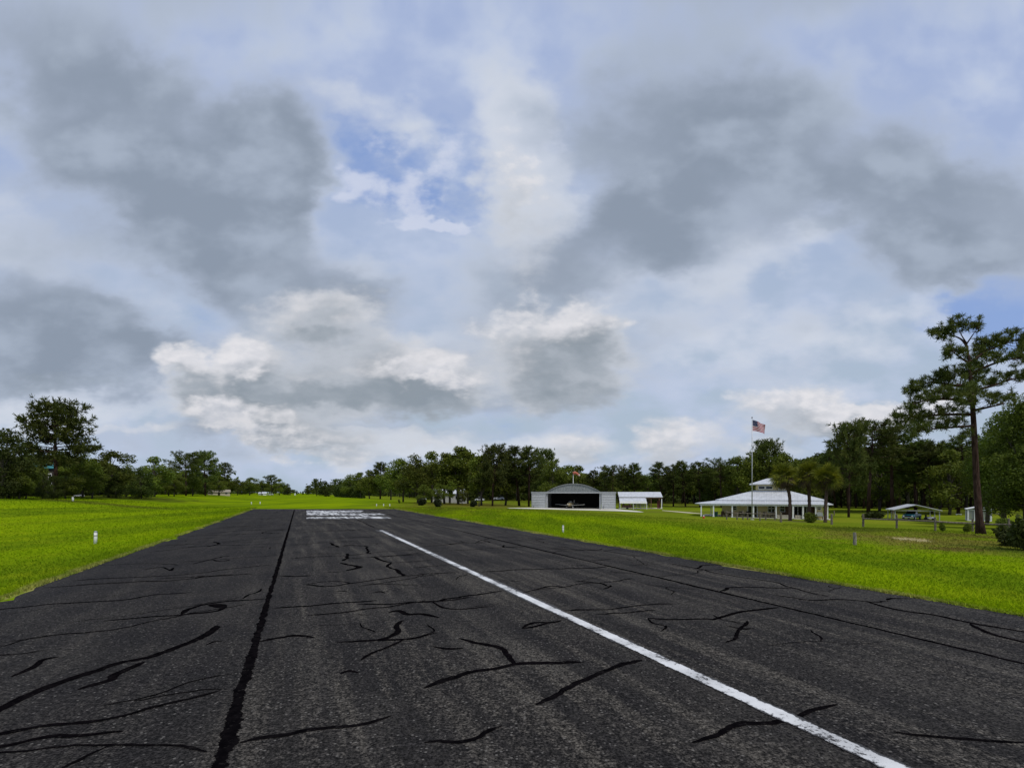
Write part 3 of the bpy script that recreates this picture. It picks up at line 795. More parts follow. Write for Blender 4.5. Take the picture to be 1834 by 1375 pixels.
def broadleaf(name, seed, Ht=10.0, spread=4.0, low=0.2, nl=16, leaves=6500, size=0.16, mat=None, lobe=1.5, holes=0.2):
    rng = np.random.default_rng(seed)
    mb = MB()
    mb.tube([(0, 0, -0.2), (rng.normal() * .1, rng.normal() * .1, Ht * .2), (rng.normal() * .25, rng.normal() * .25, Ht * .5), (rng.normal() * .3, rng.normal() * .3, Ht * .8)], [Ht * .022, Ht * .017, Ht * .012, Ht * .004], 7)
    cs, rs = [], []
    for i in range(nl):
        f = (i + .5) / nl
        zz = low + (1 - low) * (0.08 + 0.84 * f)
        env = math.sin(math.pi * min(1, (f * 0.80 + 0.20))) ** 0.65
        ang = i * 2.399 + rng.normal() * .5
        rad = spread * env * (0.35 + 0.6 * rng.random()) if i < nl - 2 else spread * .2 * rng.random()
        c = np.array([math.cos(ang) * rad, math.sin(ang) * rad, zz * Ht + rng.normal() * .25])
        r = lobe * (0.6 + 0.6 * rng.random()) * (0.75 if f > .8 else 1)
        c[2] = min(c[2], Ht - r * .65)
        cs.append(c); rs.append(r)
        st = Ht * (0.15 + 0.4 * f)
        mb.tube([(0, 0, st), (c[0] * .5, c[1] * .5, (st + c[2]) / 2 + .1), tuple(c)], [Ht * .009, Ht * .006, Ht * .002], 5, cap=False)
    cs, rs = np.array(cs), np.array(rs)
    pick = rng.choice(nl, leaves, p=rs ** 2 / np.sum(rs ** 2))
    d = unit(rng.normal(size=(leaves, 3)))
    rad = rs[pick] * (rng.random(leaves) ** 0.42) * (1 + .22 * np.sin(d[:, 0] * 7 + pick) * np.cos(d[:, 1] * 6 + pick * 1.7))
    C = cs[pick] + d * rad[:, None] * np.array([1.08, 1.08, 0.82])
    # knock holes: whole twigs missing
    hole = np.sin(C[:, 0] * 3.1 + seed) * np.sin(C[:, 1] * 2.7 + seed * 2) * np.sin(C[:, 2] * 3.3)
    C = C[hole < 1 - holes * 2.2]; pick = pick[hole < 1 - holes * 2.2]
    V = leaf_cards(C, size, rng, 0.62, 0.5)
    tone = np.clip(rng.random(len(C)) * .6 + (rs * 0 + rng.random(nl))[pick] * .5, 0, 1)
    return make_tree(name, mb, M_GBARK, V, tone, mat or M_OAK)

def pine(name, seed, Ht=10.0, bare=0.42, spread=2.0, nl=44, per=17, K=12, nlen=0.36, nw=0.055, flat_top=0.5, mat=None, tr=0.016):
    rng = np.random.default_rng(seed)
    mb = MB()
    bx, by = rng.normal() * .25, rng.normal() * .25
    tp = [(0, 0, -.2), (bx * .3, by * .3, Ht * .33), (bx, by, Ht * .66), (bx * .8 + .1, by * .7, Ht * .97)]
    mb.tube(tp, [Ht * tr, Ht * tr * .82, Ht * tr * .55, Ht * .003], 7)
    C, D = [], []
    for i in range(nl):
        f = (i + rng.random() * .9) / nl
        zz = Ht * (bare + (1 - bare) * f * .97)
        ang = i * 2.399 + rng.normal() * .4
        prof = (math.sin(math.pi * (0.28 + 0.72 * f)) ** (1 - flat_top * .6)) * (1.0 if f > .12 else .7)
        L = spread * prof * (0.6 + 0.6 * rng.random()) + .25
        dr = np.array([math.cos(ang), math.sin(ang), 0])
        rise = (0.25 + 0.5 * f) * L * (0.4 + .6 * rng.random()) - (0.15 * L if f < .3 else 0)
        p0 = np.array([bx * f, by * f, zz]); p1 = p0 + dr * L * .55 + np.array([0, 0, rise * .3]); p2 = p0 + dr * L + np.array([0, 0, rise])
        mb.tube([tuple(p0), tuple(p1), tuple(p2)], [Ht * .0055, Ht * .004, Ht * .0015], 5, cap=False)
        npt = max(3, int(per * L / spread + 1.5))
        for k in range(npt):
            g = 0.42 + 0.6 * (k + rng.random()) / npt
            base = p0 + (p1 - p0) * min(1, g / .55) if g < .55 else p1 + (p2 - p1) * (g - .55) / .45
            off = rng.normal(size=3) * np.array([.17, .17, .10]) * spread * .55 * (0.5 + g * .6)
            C.append(base + off + np.array([0, 0, .06])); D.append(unit((off * .8 + dr * .35 + np.array([0, 0, .45]))[None])[0])
    for k in range(7):
        C.append(np.array([bx * .9, by * .9, Ht * (.93 + .06 * rng.random())]) + rng.normal(size=3) * .12 * spread * .5); D.append(np.array([0, 0, 1.0]))
    V, tone = tufts(np.array(C), np.array(D), rng, K, nlen, nw)
    return make_tree(name, mb, M_BARK, V, tone, mat or M_PINE)

def shrub(name, seed, leaves=1500, size=0.09, mat=None):
    rng = np.random.default_rng(seed)
    n = 9; ang = rng.random(n) * 6.28; rad = rng.random(n) * .62
    cs = np.stack([np.cos(ang) * rad, np.sin(ang) * rad, 0.25 + rng.random(n) * .38], 1); rs = 0.26 + .16 * rng.random(n)
    pick = rng.integers(0, n, leaves); d = unit(rng.normal(size=(leaves, 3)))
    C = cs[pick] + d * (rs[pick] * rng.random(leaves) ** .4)[:, None]
    C[:, 2] = np.abs(C[:, 2])
    V = leaf_cards(C, size, rng, .5, .4)
    mb = MB()
    for i in range(n): mb.tube([(0, 0, -.05), tuple(cs[i] * np.array([.6, .6, .5])), tuple(cs[i])], [.03, .02, .008], 4, cap=False)
    r = empty(name, (0, 0, 0))
    obj('stems', mb, M_GBARK, r); v, q, tn = crown_mesh(V, np.clip(rng.random(len(C)), 0, 1)); obj_np('foliage', v, q, mat or M_DOAK, r, attr=tn)
    return r

# every kind once, ten metres (shrubs one metre) tall; copies below share these meshes
KINDS = {}
HEI = {}
def kind(k, root, aspect):
    KINDS[k] = [root, aspect, False]
    c = [o for o in root.children if o.name.startswith(('crown', 'foliage'))][0]
    z = np.empty(len(c.data.vertices) * 3, dtype=np.float32); c.data.vertices.foreach_get('co', z)
    HEI[k] = float(np.percentile(z[2::3], 99.7))
kind('oak', broadleaf('oak_tree', 1), 0.95); kind('oak2', broadleaf('oak_tree', 2, spread=3.6, nl=18, lobe=1.35, holes=.25), 0.85)
kind('oak3', broadleaf('oak_tree', 3, spread=3.2, low=.12, nl=20, lobe=1.3), 0.8); kind('dark', broadleaf('evergreen_tree', 4, spread=3.3, low=.02, nl=20, lobe=1.5, mat=M_DOAK, holes=.1), 0.85)
kind('tall', broadleaf('hardwood_tree', 5, spread=2.6, low=.3, nl=17, lobe=1.15, holes=.3), 0.65)
kind('pine', pine('pine_tree', 11), 0.5); kind('pine2', pine('pine_tree', 12, bare=.5, spread=1.9, nl=36, flat_top=.8), 0.48)
kind('pine3', pine('pine_tree', 13, bare=.33, spread=1.7, nl=50, flat_top=.2), 0.42); kind('umb', pine('pine_tree', 14, bare=.56, spread=2.7, nl=34, per=22, flat_top=1.2), 0.62)
kind('wide', pine('pine_tree', 15, bare=.34, spread=3.3, nl=60, per=26, K=12, nlen=.42, nw=.07, flat_top=.9, tr=.022), 0.8)
kind('shrub', shrub('shrub', 21), 2.0); kind('kshrub', shrub('shrub', 23, leaves=2200, mat=M_KLEAF), 2.0); kind('gshrub', shrub('shrub', 22, mat=M_OAK), 2.0)

rt = random.Random(77)
def plant(k, px, py, top, label, cat='tree', group=None, wide=1.0, yaw=None, loc=None, name=None):
    """stand one tree of kind k with its foot at (px, py) and its top at pixel row top"""
    root, aspect, used = KINDS[k]
    p = at(px, py) if loc is None else loc
    hgt = (py - top) * p.y / F if loc is None else top
    base = HEI[k]
    s = hgt / base
    yaw = rt.random() * 6.28 if yaw is None else yaw
    if not used:
        KINDS[k][2] = True; r = root
        r.location = p; r.rotation_euler = (0, 0, yaw); r.scale = (s * wide, s * wide, s)
    else:
        r = copy_tree(root, p, yaw, (s * wide, s * wide, s))
    for key in ('label', 'category', 'group'):
        if key in r: del r[key]
    if name: r.name = name
    tag(r, label, cat, group)
    return r

# ---- trees one can tell apart, left to right
T = [
 ('wide', 100, 892, 714, 'tallest broad-crowned pine on the far left, dark against the cloud', .95),
 ('dark', 14, 892, 768, 'dark evergreen tree at the left picture edge, left of the broad tall pine', .8),
 ('oak3', 46, 893, 828, 'pale green young tree in front of the broad tall pine on the left', .9),
 ('dark', 4, 893, 800, 'dense dark tree cut by the left picture edge', 1.0),
 ('oak', 148, 891, 812, 'bushy green tree just right of the broad tall pine', 1.1),
 ('oak2', 195, 891, 808, 'rounded green oak right of the teal roofed house, with a sloping crown', 1.15),
 ('oak', 226, 890, 832, 'lower green oak beside the rounded one, before the gap of sky on the left', 1.0),
 ('dark', 253, 893, 838, 'small very dark round tree standing forward on the left lawn with a shadow under it', 1.15),
 ('oak3', 276, 889, 818, 'light green oak behind the small very dark round tree', 1.2),
 ('oak2', 302, 888, 836, 'small green oak left of the pair of flat topped pines', 1.0),
 ('umb', 333, 888, 808, 'left pine of the flat topped pair beyond the left lawn', 1.35),
 ('wide', 368, 888, 807, 'right and broader pine of the flat topped pair beyond the left lawn', .9),
 ('oak', 345, 888, 846, 'green undergrowth tree below the flat topped pair of pines', 1.2),
 ('pine', 401, 887, 828, 'ragged small pine right of the flat topped pair', 1.1),
 ('oak2', 392, 888, 850, 'low oak before the tan roofed house on the left', 1.0),
 ('oak', 425, 886.6, 857, 'low rounded far tree left of the white far house', 1.3), ('oak2', 447, 886.6, 855, 'far rounded tree directly above the white far house', 1.2),
 ('umb', 487, 886.6, 850, 'small far pine with a flat crown near the white far house', 1.3), ('oak3', 500, 886.6, 858, 'far tree behind the thin pale pole at the end of the field', 1.2),
 ('oak', 468, 886.6, 860, 'far tree behind the white far house and the car', 1.2), ('dark', 514, 886.4, 866, 'far dark tree on the left side of the gap at the end of the field', 1.2),
 ('oak2', 552, 886.4, 869, 'far small tree on the right side of the gap at the end of the field', 1.2), ('pine3', 567, 888, 857, 'far pointed pine right of the gap at the end of the field', 1.4),
 ('dark', 582, 889, 861, 'far dark rounded tree right of the pointed pine', 1.5), ('umb', 604, 889.5, 857, 'far flat pine above the clipped dark hedge', 1.3),
 ('oak', 628, 891, 850, 'green tree behind the right half of the dark hedge', 1.2), ('tall', 646, 892, 846, 'slim green tree at the right end of the dark hedge', 1.2),
 ('oak3', 662, 893, 842, 'green tree left of the leaning pointed tree', 1.1), ('pine3', 681, 893.5, 827, 'pointed tree whose tip rises left of the big oaks', 1.5),
 ('oak', 700, 895, 838, 'dusky olive oak between the pointed tree and the big oaks', 1.1),
 ('oak2', 722, 899, 822, 'big green oak at the left end of the grove by the white mobile home', 1.0), ('oak', 748, 901, 815, 'big round oak standing over the leftmost dark round shrub', 1.0),
 ('oak3', 773, 900, 809, 'tall oak left of the white mobile home', 1.0), ('tall', 796, 902, 812, 'slender tree in front of the white mobile home', 1.15),
 ('tall', 821, 903, 801, 'tall loose crowned tree at the middle of the white mobile home', 1.2), ('oak2', 838, 902, 808, 'tree with see through crown at the right end of the mobile home', .85),
 ('tall', 862, 905, 815, 'thin tree behind the dark T shaped post', 1.1), ('wide', 882, 906, 796, 'high pine standing over the white domed car', .8),
 ('oak3', 905, 905, 810, 'mid green tree between the high pine and the hangar', 1.0), ('pine3', 930, 906, 800, 'tall dense pine just left of the hangar', 1.5), ('pine', 947, 907, 800, 'pine with open top at the left corner of the hangar', 1.25),
 ('wide', 978, 900, 803, 'broad pine crown rising above the left part of the hangar', .75), ('oak', 1000, 899, 842, 'olive oak crown behind the hangar arch, left of the wind sock', 1.3),
 ('oak2', 1020, 899, 833, 'dark crown right behind the wind sock', 1.1), ('oak3', 1048, 900, 848, 'oak crown behind the right half of the hangar arch', 1.3), ('dark', 1072, 901, 853, 'low dark tree behind the right hangar door', 1.3),
 ('umb', 1097, 903, 832, 'feathery flat pine above the gap between hangar and pavilion', 1.3), ('pine', 1117, 904, 838, 'small pine behind the left end of the pavilion', 1.2), ('pine3', 1137, 904, 830, 'pointed pine over the middle of the pavilion', 1.3),
 ('oak', 1160, 904, 850, 'rounded tree behind the right end of the pavilion', 1.1), ('pine3', 1186, 906, 828, 'tall pine at the right end of the pavilion', 1.4), ('pine', 1206, 907, 832, 'pine right of the pavilion, left of the sandy track', 1.3),
 ('pine3', 1228, 908, 825, 'pine with a thin tip above the sandy track', 1.2), ('pine', 1254, 908, 827, 'pine behind the left corner of the house roof', 1.3), ('umb', 1292, 909, 820, 'flat layered pine left of the flagpole', 1.2),
 ('oak3', 1322, 909, 818, 'green tree close to the left of the flagpole', 1.0), ('wide', 1376, 909, 786, 'large round topped pine right of the flagpole, over the house', .85), ('oak', 1350, 909, 806, 'leafy tree directly behind the flagpole', .9),
 ('oak2', 1410, 910, 812, 'leafy tree behind the leftmost palm', .9), ('oak3', 1450, 912, 820, 'dark tree behind the middle palm', 1.1),
 ('wide', 1520, 926, 756, 'left of the two tall pines behind the right palm', .62), ('umb', 1555, 919, 750, 'right of the two tall pines, flat topped with a bare trunk', 1.3),
 ('pine2', 1598, 918, 768, 'pine in the wood left of the giant pine', 1.4), ('pine', 1640, 917, 792, 'pine in the wood above the open carport', 1.4), ('pine2', 1668, 919, 788, 'pine in the wood at the right end of the carport roof', 1.4),
 ('oak2', 1575, 915, 822, 'leafy tree behind the low bush by the carport', 1.2), ('oak3', 1700, 922, 806, 'leafy tree left of the giant pine trunk', 1.0), ('pine', 1716, 920, 778, 'pine between the carport and the white screened shed', 1.3),
 ('oak', 989, 901, 826, 'green tree behind the hangar, between the broad pine crown and the arch', 1.0), ('oak3', 1036, 901, 834, 'green tree just right of the wind sock behind the hangar', 1.1), ('pine', 1061, 902, 842, 'small pine behind the right shoulder of the hangar arch', 1.2), ('oak2', 1084, 902, 844, 'rounded tree behind the right hangar door, left of the feathery pine', 1.2),
 ('dark', 76, 893, 850, 'dark low tree in front of the teal roofed house', .9), ('oak', 34, 893.5, 846, 'low spreading green tree at the foot of the far left wood', 1.5), ('oak3', 118, 893, 844, 'low green tree right of the broad tall pine trunk', 1.5),
 ('oak', 165, 892.5, 842, 'low green tree with foliage down to the grass on the far left', 1.4), ('dark', 207, 892, 850, 'low dark tree beneath the rounded oak on the left', 1.3), ('dark', 96, 893, 852, 'low dark bushy tree before the trunk of the broad tall pine', 1.1),
 ('oak2', 312, 889, 852, 'low tree left of the flat topped pair of pines', 1.3), ('oak', 760, 903, 868, 'low leafy tree shading the left end of the mobile home', 1.2), ('oak2', 784, 903, 866, 'low leafy tree before the left half of the mobile home', 1.0), ('oak3', 828, 904, 870, 'low pale tree before the right end of the mobile home', .9), ('tall', 806, 903, 862, 'low loose tree before the middle of the mobile home', 1.0),
]
for k, px, py, top, label, wd in T: plant(k, px, py, top, label, wide=wd)

# ---- the rows behind them: trees of the wood that nothing tells apart
PROFILE = [(-40, 800), (0, 812), (60, 815), (165, 822), (230, 842), (250, 850), (310, 842), (400, 850), (430, 864), (500, 866), (525, 876), (537, 880), (552, 877), (590, 868), (650, 856), (700, 850), (740, 835), (850, 832), (950, 838),
           (1000, 846), (1040, 848), (1075, 856), (1130, 850), (1170, 850), (1230, 842), (1290, 836), (1350, 828), (1420, 826), (1470, 815), (1500, 806), (1600, 800), (1700, 800), (1834, 800), (1880, 800)]
def prof(x):
    for (a, ya), (b, yb) in zip(PROFILE, PROFILE[1:]):
        if a <= x <= b: return ya + (yb - ya) * (x - a) / (b - a)
    return 800
BASE = [(-40, 889), (300, 886), (540, 885.3), (600, 886.5), (700, 889.5), (800, 895), (950, 897), (1100, 899), (1250, 903), (1400, 905), (1500, 910), (1834, 915), (1900, 915)]
def basey(x):
    for (a, ya), (b, yb) in zip(BASE, BASE[1:]):
        if a <= x <= b: return ya + (yb - ya) * (x - a) / (b - a)
    return 890
ZONES = [(-30, 420, 'green tree of the wood behind the left lawn', 'trees of the left wood', ['oak', 'oak2', 'dark', 'oak3'], 15),
         (425, 700, 'distant green tree at the far end of the field', 'distant trees at the far end of the field', ['oak', 'dark', 'oak2', 'pine3'], 10),
         (705, 1000, 'tree of the shady grove around the mobile home and hangar', 'trees of the grove left of the hangar', ['oak', 'oak2', 'tall', 'dark'], 15),
         (1000, 1480, 'tree of the dark wood between the hangar and the palms', 'trees of the wood behind pavilion and house', ['pine', 'oak2', 'pine3', 'dark', 'tall'], 14),
         (1485, 1860, 'slender trunked pine of the deep wood behind the carport', 'pines of the deep wood on the right', ['pine', 'pine2', 'pine', 'tall', 'pine3'], 13)]
for x0, x1, label, grp, ks, step in ZONES:
    for row in range(3 if x0 < 1400 else 5):
        x = x0 + rt.random() * step
        while x < x1:
            py = basey(x)
            p = at(x, py)
            q = 1.0 + 0.13 * row + 0.06 * rt.random()
            px3 = Vector((p.x * q, p.y * q, 0)); px3.z = terrain(px3.x, px3.y)
            top = prof(x) + rt.uniform(-4, 14) * (900 - prof(x)) / 80 * .5
            zt = H + (HY - top) * px3.y / F
            k = rt.choice(ks)
            plant(k, 0, 0, zt - px3.z, label, group=grp, loc=px3, wide=rt.uniform(.95, 1.35))
            x += step * rt.uniform(.7, 1.35) * (1.15 if row else 1)

# ---- undergrowth that reads as one mass along the foot of the woods
def undergrowth():
    rng = np.random.default_rng(31)
    C = []; Sz = []
    xs = np.concatenate([rng.uniform(-30, 430, 700), rng.uniform(560, 960, 520), rng.uniform(960, 1500, 900), rng.uniform(1480, 1880, 1500)])
    for x in xs:
        py = basey(x) - rng.random() * 1.0
        p = at(x, py); q = (1.14 if x < 1480 else 1.2) + .3 * rng.random()
        X, Y = p.x * q, p.y * q
        m = Y / F; hh = rng.uniform(6, 24 if x < 1480 else 44) * m; q2 = 0
        n = 16
        c = np.array([X, Y, terrain(X, Y) + hh * .4]) + rng.normal(size=(n, 3)) * np.array([7 * m, 7 * m, hh * .35])
        C.append(c); Sz.append(np.full(n, 2.6 * m))
    C = np.concatenate(C); Sz = np.concatenate(Sz)
    V = leaf_cards(C, 1.0, rng, .6, .3)
    V = C[:, None] + (V - C[:, None]) * Sz[:, None, None]
    v, q, tn = crown_mesh(V, rng.random(len(C)))
    tag(obj_np('undergrowth', v, q, M_DOAK, attr=tn), 'dark tangled undergrowth filling the foot of the woods round the field', 'undergrowth', kind='stuff')
undergrowth()

# ---- the giant pine on the right, limb by limb
def giant_pine():
    base = at(1757, 956); m = base.y / F
    rng = np.random.default_rng(42)
    def L(px, py, dep=0.0):
        Y = base.y + dep
        return np.array([(px - CX) / F * Y - base.x, dep, H + (HY - py) * Y / F - base.z])
    trunk = [(1757, 960), (1754, 930), (1750, 880), (1747, 820), (1744, 760), (1741, 710), (1738, 672), (1735, 640), (1731, 615)]
    mb = MB()
    mb.tube([tuple(L(*p)) for p in trunk], [r * m for r in (8.2, 5.7, 4.9, 4.4, 4.0, 3.4, 2.7, 2.0, 1.0)], 12)
    C, D = [], []
    def limb(pts, r0, clumps, dep_sp=6):
        P = [Vector(L(*p)) for p in pts]; P = catmull(P, 5)
        n = len(P)
        mb.tube([tuple(p) for p in P], [m * (r0 * (1 - .8 * i / (n - 1))) for i in range(n)], 6, cap=False)
        for (cx, cy, rx, ry, k) in clumps:
            dep = pts[-1][2]
            for j in range(max(4, int(k * .62))):
                a = rng.normal(size=3)
                a = a / max(1, np.linalg.norm(a)) * rng.random() ** .35
                dd = dep * (.4 + .7 * rng.random()) + a[1] * rx * m * 1.2
                p = L(cx + a[0] * rx * 1.12, cy + a[2] * ry * 1.75 + 2.5 * math.sin(cx * .13 + j), dd)
                for _ in range(3):
                    C.append(p + rng.normal(size=3) * .07); D.append(np.array([a[0] * .5, a[1] * .5, .5 + .3 * a[2]]))
                if j % 2 == 0:
                    q = min(P, key=lambda w: (w - Vector(p)).length)
                    if (q - Vector(p)).length < 2.6:
                        mb.tube([tuple(q), tuple((np.array(q) + p) / 2 + np.array([0, 0, -.08])), tuple(p)], [m * .7, m * .5, m * .22], 4, cap=False)
    limb([(1733, 622, 0), (1722, 608, .3), (1705, 600, .8), (1685, 592, 1.0)], 2.0, [(1676, 596, 15, 7, 26), (1700, 588, 14, 8, 22), (1690, 600, 16, 6, 16)])
    limb([(1732, 616, 0), (1722, 600, 0), (1716, 586, .2)], 1.4, [(1716, 580, 16, 8, 26), (1732, 582, 10, 7, 14)])
    limb([(1731, 616, 0), (1742, 600, -.5), (1750, 588, -.6)], 1.4, [(1751, 584, 9, 9, 22)])
    limb([(1738, 652, 0), (1720, 640, -.6), (1704, 628, -1.0)], 2.2, [(1700, 622, 12, 7, 24), (1720, 630, 14, 7, 22), (1694, 636, 9, 5, 10)])
    limb([(1738, 648, 0), (1762, 632, .8), (1792, 618, 1.4), (1826, 608, 1.6)], 2.6, [(1765, 616, 18, 10, 44), (1790, 612, 20, 9, 44), (1822, 600, 20, 8, 40), (1750, 630, 12, 9, 26), (1832, 622, 16, 10, 26)])
    limb([(1740, 668, 0), (1770, 655, -.8), (1800, 645, -1.6), (1840, 640, -2)], 2.6, [(1780, 640, 18, 8, 30), (1812, 636, 18, 8, 30), (1842, 634, 18, 12, 26)])
    limb([(1742, 700, 0), (1780, 690, 1.2), (1815, 678, 2.0), (1850, 676, 2.2)], 2.8, [(1790, 676, 20, 7, 30), (1820, 668, 18, 8, 30), (1845, 672, 14, 9, 24), (1765, 684, 14, 6, 16)])
    limb([(1740, 690, 0), (1705, 690, .8), (1670, 684, 1.4), (1640, 694, 1.6)], 3.2, [(1705, 668, 18, 9, 44), (1680, 676, 20, 9, 46), (1650, 688, 20, 10, 46), (1632, 700, 12, 8, 26), (1725, 672, 12, 9, 26), (1690, 692, 18, 7, 26)])
    limb([(1742, 720, 0), (1705, 715, -1.2), (1665, 716, -2.0), (1636, 722, -2.2)], 3.0, [(1690, 704, 20, 8, 36), (1660, 712, 20, 8, 40), (1635, 722, 14, 8, 28), (1715, 708, 14, 8, 24)])
    limb([(1743, 742, 0), (1700, 742, .8), (1655, 744, 1.6), (1612, 744, 2.0)], 3.0, [(1690, 734, 18, 7, 32), (1655, 742, 20, 8, 40), (1622, 746, 20, 9, 44), (1606, 745, 8, 6, 14), (1640, 756, 18, 8, 26)])
    limb([(1744, 762, 0), (1705, 765, -.9), (1670, 768, -1.6), (1635, 774, -2.0)], 2.6, [(1690, 758, 18, 7, 28), (1660, 765, 18, 8, 30), (1636, 772, 14, 8, 24), (1715, 755, 12, 7, 18)])
    limb([(1743, 735, 0), (1775, 728, -1.5), (1805, 722, -2.5)], 2.4, [(1780, 716, 18, 7, 24), (1808, 714, 16, 8, 24)])
    limb([(1743, 728, 0), (1748, 715, -2.5), (1744, 705, -4.5)], 2.4, [(1744, 700, 20, 10, 40), (1725, 712, 16, 9, 26)])
    limb([(1741, 690, 0), (1738, 678, 2.5), (1736, 668, 4.2)], 2.2, [(1738, 660, 18, 10, 36), (1752, 672, 16, 9, 22)])
    # sprays close round the trunk hide most of it inside the crown
    for (cx, cy, rx, ry, k) in ((1738, 650, 12, 12, 16), (1742, 690, 18, 14, 22), (1744, 728, 16, 14, 20), (1722, 690, 16, 14, 18), (1762, 660, 16, 12, 18), (1720, 735, 18, 12, 20), (1735, 770, 18, 10, 18), (1762, 705, 16, 10, 12)):
        for j in range(k // 2):
            a = rng.normal(size=3) * .5
            p = L(cx + a[0] * rx, cy + a[2] * ry, a[1] * 3.2)
            for _ in range(3): C.append(p + rng.normal(size=3) * .07); D.append(np.array([a[0] * .5, a[1], .5]))
    V, tone = tufts(np.array(C), np.array(D), rng, 17, 0.30, 0.032, 1.15)
    r = make_tree('giant_pine', mb, M_BARK, V, tone, M_PINE, base)
    tag(r, 'giant lone pine with bare red brown trunk and tiered limbs before the right wood', 'tree')
giant_pine()

# ---- leafy oak at the right picture edge, nearer and finer leaved
M_EDGE = mat_leaf('edge_oak_leaves', (0.0496, 0.0779, 0.0071), (0.1015, 0.1369, 0.0118), (0.1274, 0.1534, 0.0130))
def edge_tree(px, py, top, seed, label, spread, leaves, size, low=.16):
    p = at(px, py); hgt = (py - top) * p.y / F
    r = broadleaf('oak_tree', seed, Ht=hgt, spread=spread, low=low, nl=30, leaves=leaves, size=size, mat=M_EDGE, lobe=hgt * .13, holes=.22)
    r.location = p
    tag(r, label, 'tree')
edge_tree(1838, 948, 706, 51, 'large leafy oak cut by the right picture edge, right of the giant pine', 4.0, 42000, .13, .08)
edge_tree(1798, 942, 735, 52, 'leafy oak right behind the giant pine trunk, left of the oak at the picture edge', 3.2, 36000, .12, .22)
edge_tree(1768, 938, 790, 53, 'lower leafy oak showing on both sides of the giant pine trunk', 2.6, 22000, .11, .40)

# ---- palms
def make_palm(seed, px, py, cx, cy, r_px, name_lbl, bend):
    base = at(px, py); m = base.y / F
    rng = np.random.default_rng(seed)
    hx = (cx - px) * m; hz = H + (HY - cy) * base.y / F - base.z
    R = r_px * m
    root = empty('palm_tree', base)
    mb = MB()
    pts = [(0, 0, -.1), (hx * .1 + bend * .3, 0, hz * .3), (hx * .5 + bend, 0, hz * .6), (hx, 0, hz * .98)]
    P = catmull([Vector(p) for p in pts], 7)
    mb.tube([tuple(p) for p in P], [m * (3.5 if i == 0 else 2.75 + .3 * math.sin(i * 2.6)) for i in range(len(P))], 9)
    obj('trunk', mb, M_PBARK, root, smooth=True)
    def fronds(n, lo, hi, length, droop, wid, hang):
        Vs, Ts = [], []
        for i in range(n):
            az = i * 2.399 + rng.normal() * .3; el = lo + (hi - lo) * ((i + .5) / n) + rng.normal() * .1
            d = np.array([math.cos(az) * math.cos(el), math.sin(az) * math.cos(el), math.sin(el)])
            Ln = length * (.6 + .55 * rng.random())
            side = unit(np.cross(d, [0, 0, 1.0])[None])[0]; upv = np.cross(side, d)
            ro = rng.normal() * .8; side = side * math.cos(ro) + upv * math.sin(ro); upv = np.cross(side, d)
            hub = np.array([hx, 0, hz]) + d * Ln * .42 + np.array([0, 0, -droop * .12 * Ln])
            Vs.append(np.stack([np.array([hx, 0, hz]) - side * .02, np.array([hx, 0, hz]) + side * .02, hub + side * .02, hub - side * .02])[None]); Ts.append(np.full(1, .1))
            K = 22; a = np.linspace(-1.9, 1.9, K) + rng.normal(size=K) * .06
            tone = rng.random() * .5
            for aa in a:
                dd = d * math.cos(aa) + side * math.sin(aa) * 1.0 + upv * .12
                tip = hub + dd * Ln * .58 * (1 - .12 * abs(aa)) + np.array([0, 0, -droop * Ln * (.22 + .16 * rng.random())])
                mid = hub + dd * Ln * .34 + np.array([0, 0, -.02])
                sd = unit(np.cross(dd, upv)[None])[0] * wid
                Vs.append(np.stack([hub, mid + sd, tip, mid - sd])[None]); Ts.append(np.full(1, tone + rng.random() * .5))
        return np.concatenate(Vs), np.concatenate(Ts)
    V, tn = fronds(72, -.9, 1.5, R * 1.08, .36, m * .5, 0); v, q, t_ = crown_mesh(V, tn); obj_np('crown', v, q, M_PALM, root, attr=t_)
    V, tn = fronds(30, -1.3, -.35, R * 1.0, .75, m * .45, 1); v, q, t_ = crown_mesh(V, tn); obj_np('dead_fronds', v, q, M_DEADP, root, attr=t_)
    tag(root, name_lbl, 'palm')
make_palm(61, 1415, 932, 1404, 850, 27, 'leftmost cabbage palm before the house with a slightly curved trunk', 4.5 * .08)
make_palm(62, 1450, 933, 1448, 848, 28, 'middle cabbage palm of three, with ragged brown fronds under its crown', 0)
make_palm(63, 1478, 935, 1482, 853, 29, 'rightmost cabbage palm of three at the right end of the porch', 0)

# ---- shrubs
plant('shrub', 1563, 929, 915.5, 'low spreading dark bush on the lawn left of the carport', 'bush', wide=1.75, name='bush')
plant('gshrub', 1451, 936, 918, 'spiky grey green bush before the porch between two palm trunks', 'bush', wide=.75, name='bush')
plant('shrub', 1818, 977, 942, 'dark rounded bush at the right picture edge before the fence', 'bush', wide=1.0, name='bush')
plant('shrub', 1836, 985, 925, 'taller dark bush cut by the right picture edge', 'bush', wide=.6, name='bush')
plant('gshrub', 1688, 951, 936, 'thin weedy plant right of the fence post under the carport end', 'plant', wide=.5, name='weed')
plant('gshrub', 1732, 953, 938, 'thin weedy plant left of the giant pine foot', 'plant', wide=.6, name='weed')
plant('gshrub', 1800, 950, 928, 'green sapling bush behind the rail at the right edge', 'plant', wide=.7, name='weed')
plant('kshrub', 756, 905, 892.5, 'leftmost of three dark round shrubs under the grove, below the big round oak', 'bush', wide=.85, name='bush')
plant('kshrub', 784, 907.5, 894, 'middle of three dark round shrubs under the grove, widest one', 'bush', wide=.95, name='bush')
plant('kshrub', 848, 907.5, 896, 'rightmost of three dark round shrubs, next to the dark T shaped post', 'bush', wide=.8, name='bush')
plant('gshrub', 715, 901, 894, 'small olive bush alone on the grass left of the three dark round shrubs', 'bush', wide=.5, name='bush')
